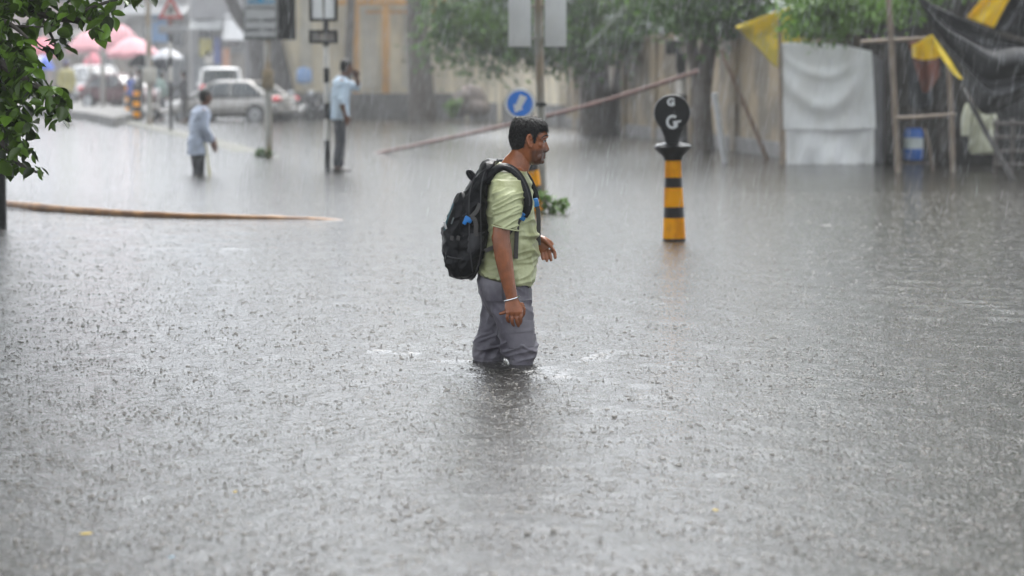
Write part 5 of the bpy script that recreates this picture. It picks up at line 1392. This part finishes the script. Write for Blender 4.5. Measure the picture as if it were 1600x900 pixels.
    m_ = MB(); m_.box(w(.01, 0, .48), (.09, 1.42, .20), rz, .03); put('bumper', m_, paint, root); m_ = MB(); m_.box(w(-.05, 0, .66), (.03, .46, .11), rz, .008); put('number_plate', m_, WHT, root)
    return root
SILV = mat('silver_paint', (.36, .345, .325), .25, .05, 2, metal=.3, coat=.5)
g0 = G(370, 187); car('silver sedan with a red tail lamp in the shallow water', (g0.x, 87.5, -.10), R(158), SILV, 'sedan', 4.45)
car('white hatchback whose roof shows above the silver sedan', (P(346, 130, 104).x, 104, .06), R(95), mat('white_car_paint', (.66, .67, .68), .25, .05, 2, coat=.5), 'van', 3.7)
car('white van parked behind the bare grey pole', (P(152, 130, 128).x, 128, .28), R(-62), mat('white_van_paint', (.66, .66, .66), .55, .05, 2), 'van', 4.2, 'van')
car('dark maroon car beside the ringed marker posts', (P(193, 140, 108).x, 108, .18), R(-40), mat('maroon_paint', (.085, .03, .035), .6, .1, 2), 'sedan', 4.0)
def scooter(label, pos, yaw, paint, m2):
    root = thing('scooter', label, 'scooter', pos, 'parked scooters'); rz = Matrix.Rotation(yaw, 3, 'Z')
    def w(x, y, z): return V(pos) + rz @ V((x, y, z))
    A_ = Matrix((rz @ V((1, 0, 0)), V((0, 0, 1)), rz @ V((0, 1, 0)))).transposed()
    for x in (-.60, .62):
        m_ = MB(); m_.lathe(w(x, -.05, .23), [(.13, 0), (.21, .0), (.235, .03), (.235, .07), (.21, .10), (.13, .10)], n=20, axis=A_); wh = put('wheel', m_, TYRE, root)
        m_ = MB(); m_.lathe(w(x, -.045, .23), [(.01, -.01), (.13, 0), (.13, .09), (.01, .10)], n=16, axis=A_); put('rim', m_, RIM, wh)
    m_ = MB(); m_.ell([(w(x, 0, z), rz @ V((0, b_, 0)), V((0, 0, c_))) for x, z, b_, c_ in lerp_rows([(-.92, .66, .06, .05), (-.75, .58, .14, .16), (-.45, .50, .17, .22), (-.15, .42, .15, .16), (.05, .33, .14, .07), (.35, .31, .14, .06)], 16)], p=2.6, n=18); put('body', m_, paint, root)
    m_ = MB(); m_.ell([(w(x, 0, z), rz @ V((0, b_, 0)), V((.04, 0, .02))) for x, z, b_ in lerp_rows([(.34, .30, .15), (.46, .50, .20), (.42, .75, .19), (.34, .95, .13)], 12)], p=3, n=16); put('leg_shield', m_, paint, root)
    m_ = MB(); m_.ball(w(.60, 0, .46), (.26, .10, .10), n=12, rot=rz); put('mudguard', m_, paint, root)
    m_ = MB(); m_.ell([(w(x, 0, z), rz @ V((0, b_, 0)), V((0, 0, .05))) for x, z, b_ in ((-.85, .77, .08), (-.6, .79, .15), (-.2, .76, .14), (-.06, .74, .09))], p=2.8, n=16); put('seat', m_, m2, root)
    m_ = MB(); m_.tube([w(.28, -.34, 1.02), w(.36, -.2, 1.0), w(.36, .2, 1.0), w(.28, .34, 1.02)], .022, n=8); m_.tube([w(.36, 0, 1.0), w(.62, 0, .25)], .03, n=8); put('handlebar', m_, TRIM, root)
    m_ = MB(); m_.ball(w(.42, 0, .98), (.09, .11, .10), n=12, rot=rz); put('headlight', m_, mat('lamp_clear', ()), root)
    return root
scooter('pale scooter standing on the median beside the man in dark jacket', (P(268, 150, 84.5).x, 84.5, .02), R(176), mat('pale_scooter_paint', (.42, .40, .38), .3, .1, coat=.4), TRIM)
scooter('white scooter parked behind the silver sedan under the tree', (P(468, 150, 90.5).x, 90.5, -.06), R(230), mat('white_scooter_paint', (.62, .60, .58), .3, .1, coat=.4), TRIM)
scooter('dark scooter parked near the banded pole under the cream building', (P(494, 150, 91).x, 91, -.06), R(250), mat('dark_scooter_paint', (.05, .05, .055), .3, .1, coat=.4), TRIM)
q = sheet([P(465, 108, 91.5), P(475, 104, 91.5), P(487, 109, 91.5)], [P(463, 128, 91.3), P(475, 131, 91.3), P(488, 127, 91.3)], 12, 8, lambda u, v: -.08 * math.sin(v * 3))
single('cloth', q, mat('faded_blue_cloth', (.16, .25, .42), .7, .1), 'faded blue cloth hanging above the white scooter', 'cloth', P(475, 128, 91.5), ang=180)

# ------------------------------------------------------------------ small floating litter
LEAFY = mat('yellow_leaf', (.50, .36, .05), .5, .15, 20); LITW = mat('white_scrap', (.55, .53, .50), .5, .1)
def scrap(name, label, cat, px, py, L_, m, yaw):
    c_ = G(px, py); rz = Matrix.Rotation(yaw, 3, 'Z'); q = MB()
    q.loft([[c_ + rz @ V((x * L_, y * L_, .012 + .15 * L_ * x * x + .004 * s)) for x, y in ((-.5, 0), (-.2, .2), (.2, .2), (.5, 0), (.2, -.2), (-.2, -.2))] for s in (0, 1)])
    single(name, q, m, label, cat, c_, sm=False)
scrap('floating_leaf', 'yellow leaf floating at the lower left', 'leaf', 135, 841, .040, LEAFY, .3)
scrap('floating_leaf', 'small yellow leaf floating left of centre below the man', 'leaf', 367, 775, .022, LEAFY, 1.0)
scrap('floating_leaf', 'yellow leaf floating low to the right of the man', 'leaf', 1118, 804, .030, LEAFY, 2.1)
scrap('litter', 'white scrap of litter floating beyond the right bollard', 'litter', 1290, 355, .11, LITW, .2)
scrap('litter', 'pale blue scrap floating near the lower edge', 'litter', 268, 878, .022, mat('blue_scrap', (.25, .38, .46), .5, .1), .8)
scrap('floating_leaf', 'dark leaf floating far off near the median', 'leaf', 167, 233, .20, mat('dark_leaf', (.05, .05, .03), .5, .2), .1)
# ------------------------------------------------------------------ foliage
LEAF1 = mat('leaf_wet_green', (.085, .160, .017), .28, .3, 6, island=.85, transl=.2)
LEAF2 = mat('leaf_dull_green', (.046, .115, .012), .5, .25, 3, island=.65, transl=.2)
LEAF3 = mat('leaf_bright_green', (.11, .22, .030), .45, .2, 3, island=.4, transl=.3)
BARK = mat('dark_bark', (.085, .073, .062), .8, .3, 4, bump=.02, bscale=9)
def leaves_mesh(name, pos, L, W, droop=.8, seed=1, dirs=None, coarse=True):
    r = np.random.default_rng(seed); n = len(pos)
    pos = np.asarray(pos, float); L = L * (0.6 + .7 * r.random(n)); Wd = L * W * (.8 + .4 * r.random(n))
    d = r.normal(0, 1, (n, 3)); d[:, 2] = d[:, 2] * .5 - droop
    if dirs is not None: d = d * .8 + np.asarray(dirs)
    d /= np.linalg.norm(d, axis=1)[:, None]
    up = r.normal(0, .55, (n, 3)); up[:, 2] += 1.0
    s = np.cross(d, up); s /= np.linalg.norm(s, axis=1)[:, None] + 1e-9
    nn = np.cross(s, d)
    prof = ((0, 0, 0), (.12, .52, .06), (.32, .93, .10), (.55, 1.0, .09), (.78, .66, .03), (1, 0, -.12), (.78, -.66, .03), (.55, -1.0, .09), (.32, -.93, .10), (.12, -.52, .06))
    if coarse: prof = ((0, 0, 0), (.28, .85, .10), (.62, .9, .08), (1, 0, -.10), (.62, -.9, .08), (.28, -.85, .10))
    m = len(prof)
    vs = np.stack([pos + d * (L * a)[:, None] + s * (Wd * .5 * b)[:, None] + nn * (L * c)[:, None] for a, b, c in prof], 1).reshape(-1, 3)
    base = np.arange(n)[:, None] * m; h = m // 2
    qs = [[0, 1, 2, 3], [0, 3, 4, 5]] if coarse else [[0, 1, 2, 3], [0, 3, 4, 5], [0, 5, 6, 7], [0, 7, 8, 9]]
    f = np.concatenate([base + np.array([q]) for q in qs], 1).reshape(-1, 4)
    me = bpy.data.meshes.new(name)
    me.vertices.add(len(vs)); me.vertices.foreach_set('co', vs.ravel())
    me.loops.add(f.size); me.loops.foreach_set('vertex_index', f.ravel().astype(np.int32))
    me.polygons.add(len(f)); me.polygons.foreach_set('loop_start', np.arange(0, f.size, 4, dtype=np.int32)); me.polygons.foreach_set('loop_total', np.full(len(f), 4, dtype=np.int32))
    me.update(); return me
def clumps(blobs, per, seed, spread=.33):
    """leaf positions: clusters scattered through the given ellipsoids"""
    r = np.random.default_rng(seed); out = []
    for c, rad, ncl in blobs:
        c = np.array(c); rad = np.array(rad)
        for _ in range(ncl):
            u = r.normal(0, 1, 3); u /= np.linalg.norm(u); q = c + u * rad * r.random() ** .4
            sp = spread * (.5 + r.random())
            out.append(q + r.normal(0, 1, (int(per * (.5 + r.random())), 3)) * sp * np.array([1, 1, .6]))
    return np.concatenate(out)
def tree(name, label, base, trunk, limbs, blobs, per, leaf, leafL, leafW, seed, group=None, spread=.33, loose=None, bark=BARK, droop=.8):
    rt = thing(name, label, 'tree', base, group)
    m_ = MB()
    for pts, r0, r1 in [trunk] + limbs:
        pp = spline(pts, 16); pp = [q + V((.06 * noise.noise(q * .9 + V((seed, 0, 0))), .06 * noise.noise(q * .9), 0)) for q in pp]
        m_.tube(pp, [r0 + (r1 - r0) * (i / 15.) ** .7 for i in range(16)], n=14)
    put('trunk', m_, bark, rt)
    pos = clumps(blobs, per, seed, spread)
    me = leaves_mesh('crown', pos, leafL, leafW, droop, seed)
    mi = [1 if noise.noise(V(q) * .9 + V((seed, 0, 0))) > .24 else 0 for q in pos]      # fresher shoots in patches
    me.materials.append(leaf); me.materials.append(LEAF3)
    me.polygons.foreach_set('material_index', np.repeat(np.array(mi, np.int32), 2))
    put('crown', me, [leaf, LEAF3], rt)
    return rt

# tree over the middle wall: trunk behind the slanting pole, ragged low crown
Y0 = 66.0
tree('tree', 'leafy tree with a thick dark trunk spreading over the compound wall', (P(930, 200, Y0).x, Y0, -.2),
     ([P(928, 235, Y0), P(930, 160, Y0), P(926, 80, Y0), P(915, -20, Y0), P(905, -110, Y0)], .50, .30),
     [([P(920, 60, Y0), P(860, 0, Y0 - 1), P(790, -30, Y0 - 1)], .26, .08), ([P(920, 30, Y0), P(985, -30, Y0 - 1), P(1060, -60, Y0 - 1)], .26, .08), ([P(960, 230, Y0 + .5), P(965, 150, Y0 + .5), P(985, 40, Y0), P(1005, -60, Y0)], .26, .16)],
     [(P(790, 20, 64), (1.5, 2.0, 1.05), 46), (P(735, 20, 63.5), (1.0, 1.6, 1.05), 30), (P(850, -10, 64), (1.6, 2.2, 1.6), 50), (P(900, 55, 63), (.8, 1.2, .95), 26), (P(920, -40, 64), (2.2, 2.4, 1.7), 60), (P(1010, 0, 63.5), (1.6, 1.8, 1.15), 46), (P(1080, -10, 62), (1.3, 1.6, 1.0), 34), (P(800, -90, 64.5), (2.2, 2.4, 1.4), 40), (P(985, 45, 63), (.7, 1.0, .5), 10), (P(690, 60, 63.5), (.35, .8, .9), 10), (P(775, 85, 63), (.5, .8, .40), 8), (P(835, 70, 63), (.9, .8, .6), 18)],
     60, LEAF2, .17, .45, 21)
# slim leaning tree just right of it
Y1 = 50.5
tree('tree', 'dark crooked tree beside the utility pole', (P(1092, 215, Y1).x, Y1, -.2),
     ([P(1100, 245, Y1), P(1096, 160, Y1), P(1106, 70, Y1), P(1120, -40, Y1)], .22, .14), [([P(1098, 150, Y1), P(1075, 60, Y1), P(1068, -30, Y1)], .16, .10)],
     [(P(1110, -10, Y1), (1.1, 1.3, .75), 34), (P(1165, -25, Y1 - .5), (.9, 1.3, .6), 26), (P(1050, -20, Y1), (.9, 1.0, .8), 26), (P(1140, 25, Y1 - .3), (.3, .5, .3), 7), (P(1105, 25, Y1 - 1), (.5, .6, .30), 9)], 60, LEAF2, .15, .45, 33)
# tree over the shack
Y2 = 45.0
tree('tree', 'bright green leafy tree overhanging the white tarpaulin', (P(1345, 200, Y2).x, Y2, -.2),
     ([P(1352, 262, Y2), P(1348, 150, Y2), P(1338, 30, Y2), P(1330, -110, Y2)], .34, .22), [([P(1340, 60, Y2), P(1290, 0, 42.5), P(1262, -10, 40.5)], .14, .04), ([P(1340, 20, Y2), P(1400, -40, 44), P(1460, -60, 43)], .16, .05)],
     [(P(1278, 10, 39.6), (.30, .5, .24), 22), (P(1300, 0, 40), (.55, .7, .34), 30), (P(1250, 40, 39.4), (.10, .3, .10), 4), (P(1284, 44, 39.6), (.22, .3, .09), 6), (P(1350, 0, 41), (.6, .9, .42), 26), (P(1400, -20, 42), (.9, 1, .45), 24), (P(1340, -60, 43), (1.9, 2.0, .9), 46), (P(1460, -25, 42.5), (.9, .9, .35), 18)], 52, LEAF3, .12, .46, 45, spread=.17)
tree('tree', 'dark tall tree rising behind the shack', (P(1520, 200, 48).x, 48, -.2), ([P(1525, 250, 48), P(1520, 0, 48), P(1510, -300, 48)], .4, .2), [([P(1520, 60, 48), P(1440, -40, 47)], .2, .08)],
     [(P(1480, -60, 46.5), (2.6, 2, 1.3), 60), (P(1620, -150, 47), (3, 2.2, 2.6), 80), (P(1420, -220, 47), (2.4, 2, 2.0), 50), (P(1390, 30, 45), (.8, .8, .7), 22), (P(1720, -40, 46), (2.0, 2.0, 2.0), 50), ((10.5, 47.5, 9), (4.5, 3, 4), 170), ((17, 46, 8), (4, 3, 5), 130), ((5.5, 49, 9.5), (3.2, 2.5, 3), 90)], 50, LEAF2, .24, .5, 52, spread=.5)
# far trees whose trunks stand before the cream building; their crowns are above the picture
tree('tree', 'straight dark trunk in front of the cream building', (P(655, 185, 89).x, 89, -.1), ([P(662, 190, 89), P(656, 120, 89), P(652, 20, 89), P(655, -140, 89)], .52, .36), [([P(652, -60, 89), P(600, -180, 88)], .2, .1)],
     [(P(650, -190, 88), (3.4, 3, 1.8), 60), (P(690, -55, 87), (1.0, 1.2, .9), 16)], 50, LEAF2, .22, .45, 61, spread=.5)
tree('tree', 'broad grey trunk flaring behind the silver sedan', (P(425, 180, 95).x, 95, -.1), ([P(428, 190, 95), P(424, 130, 95), P(412, 40, 95), P(404, -130, 95)], .98, .50), [([P(412, 60, 95), P(370, 20, 95), P(330, -80, 95)], .34, .16), ([P(450, 182, 95), P(440, 120, 95), P(420, 60, 95)], .42, .34), ([P(398, 182, 95), P(402, 120, 95), P(408, 60, 95)], .40, .30)],
     [(P(400, -190, 94), (4.0, 3, 1.8), 60)], 50, LEAF2, .22, .45, 67, spread=.5, bark=mat('grey_bark', (.095, .09, .09), .8, .3, 2))
tree('tree', 'slim trunk behind the board post in front of the building', (P(540, 185, 92).x, 92, -.1), ([P(543, 186, 92), P(545, 100, 92), P(548, 10, 92), P(550, -120, 92)], .20, .14), [],
     [(P(548, -170, 91), (2.0, 2, 1.2), 26)], 46, LEAF2, .22, .45, 71, spread=.5)
# long pale palm frond hanging through the middle tree
m_ = MB(); sp = spline([P(1005, -20, 60), P(975, 12, 60), P(945, 45, 60), P(918, 72, 60)], 24)
m_.tube(sp, [.03] * 24, n=6)
for i, q in enumerate(sp[2:]):
    for s in (-1, 1):
        e_ = q + V((s * .10 - .16, -.1, -.16 + s * .06)) ; m_.add([q, q + V((.03, 0, -.03)), e_], [[0, 1, 2]])
single('palm_frond', m_, mat('pale_frond', (.17, .20, .15), .5, .2), 'pale palm frond hanging in the middle tree', 'palm frond', sp[0])

# leafy branches close by at the upper left
Yn = 14.0
rt = thing('tree', 'near tree reaching in with wet broad green leaves', 'tree', (-3.9, 14.3, -.4))
limbs = [([P(-320, 500, 14.4), P(-310, 200, 14.4), P(-260, -150, 14.4), P(-200, -400, 14.4)], .17, .12),
         ([P(-270, -50, 14.4), P(-120, -20, 14.2), P(20, 8, 14.0), P(100, 30, 13.9), P(165, 28, 13.9)], .05, .008),
         ([P(-300, 120, 14.4), P(-140, 70, 14.0), P(-20, 90, 13.6), P(40, 125, 13.5), P(80, 150, 13.5), P(104, 178, 13.5)], .045, .006),
         ([P(-300, 220, 14.4), P(-120, 190, 13.8), P(-10, 215, 13.6), P(28, 255, 13.55), P(66, 272, 13.55)], .035, .005),
         ([P(-290, 20, 14.3), P(-120, -10, 13.8), P(0, 30, 13.6), P(44, 60, 13.6)], .035, .006),
         ([P(-280, 320, 14.4), P(-150, 270, 13.9), P(-30, 250, 13.7), P(10, 262, 13.6)], .03, .006),
         ([P(60, 20, 13.95), P(80, 55, 13.9), P(95, 88, 13.9)], .012, .004), ([P(140, 28, 13.9), P(150, 45, 13.9), P(155, 60, 13.9)], .010, .004), ([P(120, 20, 13.9), P(180, 0, 13.9), P(228, -6, 13.9)], .012, .004),
         ([P(40, 42, 13.8), P(62, 70, 13.8), P(78, 74, 13.8)], .006, .003), ([P(20, 40, 13.8), P(60, 42, 13.8), P(84, 40, 13.8)], .006, .003)]
m_ = MB()
for pts, r0, r1 in limbs:
    pp = spline(pts, 18); m_.tube(pp, [r0 + (r1 - r0) * i / 17. for i in range(18)], n=8)
put('trunk', m_, BARK, rt)
r = np.random.default_rng(77); pos = []
# (px, py, spread px, number, depth): where leaf sprays hang
sprays = [(0, 20, 34, 90, 13.7), (15, 70, 30, 80, 13.6), (35, 105, 24, 50, 13.5), (5, 135, 26, 70, 13.7), (45, 138, 18, 30, 13.5), (20, 175, 26, 60, 13.6), (62, 150, 15, 18, 13.5), (84, 150, 12, 14, 13.45), (98, 172, 10, 10, 13.45), (78, 178, 9, 8, 13.45), (90, 190, 8, 6, 13.45),
          (0, 210, 22, 60, 13.7), (30, 205, 15, 22, 13.5), (46, 200, 9, 8, 13.5), (22, 232, 16, 26, 13.5), (52, 240, 6, 4, 13.5), (10, 262, 14, 20, 13.6), (32, 266, 8, 7, 13.5), (50, 268, 7, 4, 13.5), (64, 268, 4, 2, 13.5), (-30, 120, 40, 160, 13.9), (-30, 230, 32, 100, 13.9), (-40, 20, 50, 160, 14),
          (30, 5, 26, 50, 13.9), (70, 2, 24, 44, 13.95), (60, 25, 14, 16, 13.9), (90, 40, 12, 14, 13.9), (92, 66, 9, 10, 13.9), (96, 84, 6, 5, 13.9), (76, 78, 5, 4, 13.9), (118, 8, 22, 34, 13.95), (148, 22, 13, 16, 13.9), (160, 42, 11, 14, 13.9), (150, 54, 8, 7, 13.9), (175, 30, 8, 7, 13.9), (180, 2, 13, 12, 13.95), (210, -4, 13, 12, 13.95), (225, 0, 5, 3, 13.95), (118, 28, 8, 5, 13.9), (45, 52, 8, 6, 13.8), (52, 84, 5, 3, 13.8)]
for px, py, sp_, n_, Y in sprays:
    for _ in range(n_):
        a_ = r.normal(0, .55) * sp_; b_ = r.normal(0, .55) * sp_
        q = P(px + a_, py + b_ - 8, Y + r.normal(0, .10)); pos.append(tuple(q))
# the rest of the crown above and left of the picture
put('crown', leaves_mesh('crown', np.array(pos), .084, .60, .9, 8, coarse=False), LEAF1, rt)
big = clumps([((-4.2, 15.5, 4.8), (2.6, 4.0, 2.3), 300), ((-2.7, 14.2, 3.4), (1.2, 1.8, .9), 70), ((-5.2, 14.5, 2.2), (1.5, 2.6, 1.9), 190), ((-4.8, 11.5, 6.2), (2.6, 3.5, 2.6), 240), ((-6.0, 18.5, 2.6), (1.9, 2.6, 2.2), 170), ((-5.2, 13, 9.6), (3.0, 4.5, 2.8), 300)], 46, 5, .26)
ok = (big[:, 0] < -.206 * big[:, 1] - .25) | (big[:, 2] > 1.5 + .034 * big[:, 1] + .25)
put('upper_crown', leaves_mesh('upper_crown', big[ok], .15, .58, .9, 9), LEAF1, rt)

def unseen_tree(label, base, trunk, limbs, bl, seed):
    pos = clumps(bl, 46, seed, .32)
    ok = (np.abs(pos[:, 0]) > .206 * pos[:, 1] + .3) | (pos[:, 2] > 1.5 + .034 * pos[:, 1] + .3)
    rt = thing('tree', label, 'tree', base); m_ = MB()
    for pts, r0, r1 in [trunk] + limbs:
        pp = spline(pts, 16); m_.tube(pp, [r0 + (r1 - r0) * i / 15. for i in range(16)], n=12)
    put('trunk', m_, BARK, rt); put('crown', leaves_mesh('crown', pos[ok], .17, .58, .9, seed), LEAF1, rt)
unseen_tree('unseen spreading tree on the left roadside, added to darken the water by reflection', (-8.2, 27, -.5), ([V((-8.2, 27, -.6)), V((-8.1, 27, 2)), V((-7.6, 27, 4.5)), V((-7, 27, 7.5))], .28, .12), [([V((-8, 27, 3)), V((-6.8, 26, 4.6)), V((-5.6, 25, 5.6))], .12, .04)],  # out-of-view tree, added so the left water reflects dark leaves
            [((-6.0, 26, 6.4), (3.0, 5.0, 3.0), 420), ((-8.6, 24, 3.4), (2.2, 4, 2.8), 220), ((-9.5, 33, 6.5), (3.2, 5, 3.6), 300), ((-7.0, 25, 11), (4, 5, 3), 330)], 91)
unseen_tree('unseen leafy tree outside the right edge, added to darken the water by reflection', (7.2, 15.5, -.5), ([V((7.2, 15.5, -.6)), V((7.1, 15.5, 1.5)), V((6.8, 15.6, 3.5)), V((6.4, 16, 6.5))], .22, .10), [([V((7, 15.5, 3.0)), V((6.0, 14.2, 4.4)), V((5.2, 13, 5.4))], .10, .03)],  # nothing of it in frame; added as dark cover mirrored in the right-hand water
            [((5.8, 13.5, 5.2), (2.3, 3.6, 2.3), 300), ((6.6, 20, 6.6), (2.6, 4.0, 3.0), 320), ((5.6, 15, 2.6), (1.6, 3.2, 2.0), 200), ((7.2, 23, 3.2), (1.9, 4, 2.6), 220), ((6.6, 17, 10.2), (3, 5, 2.8), 300)], 93)

# small plants
def sprig(label, base, h, wd, n_, leaf, seed, L_=.1):
    rt = thing('plant', label, 'plant', base); r2 = random.Random(seed); m_ = MB(); ps = []
    for i in range(n_):
        e_ = V(base) + V((r2.uniform(-wd, wd), r2.uniform(-.15, .15), h * r2.uniform(.4, 1))); pp = spline([V(base) + V((0, 0, -.05)), V(base).lerp(e_, .5) + V((0, 0, .04)), e_], 6)
        m_.tube(pp, [.006] * 6, n=5)
        for q in pp[1:]:
            for _ in range(5): ps.append(tuple(q + V((r2.gauss(0, .04), r2.gauss(0, .04), r2.gauss(0, .03)))))
    put('stem', m_, BARK, rt); put('foliage', leaves_mesh('foliage', ps, L_, .6, .2, seed), leaf, rt)
b_ = G(860, 333); sprig('low green plant at the foot of the leaning bollard', b_, .20, .15, 4, LEAF3, 3, .085)
b_ = G(412, 246); sprig('small weeds at the foot of the board post', b_, .10, .16, 6, LEAF2, 4, .07)
b_ = P(708, 178, 82.5); sprig('small green shrub in front of the cream wall', b_, .45, .3, 12, LEAF3, 6, .14)
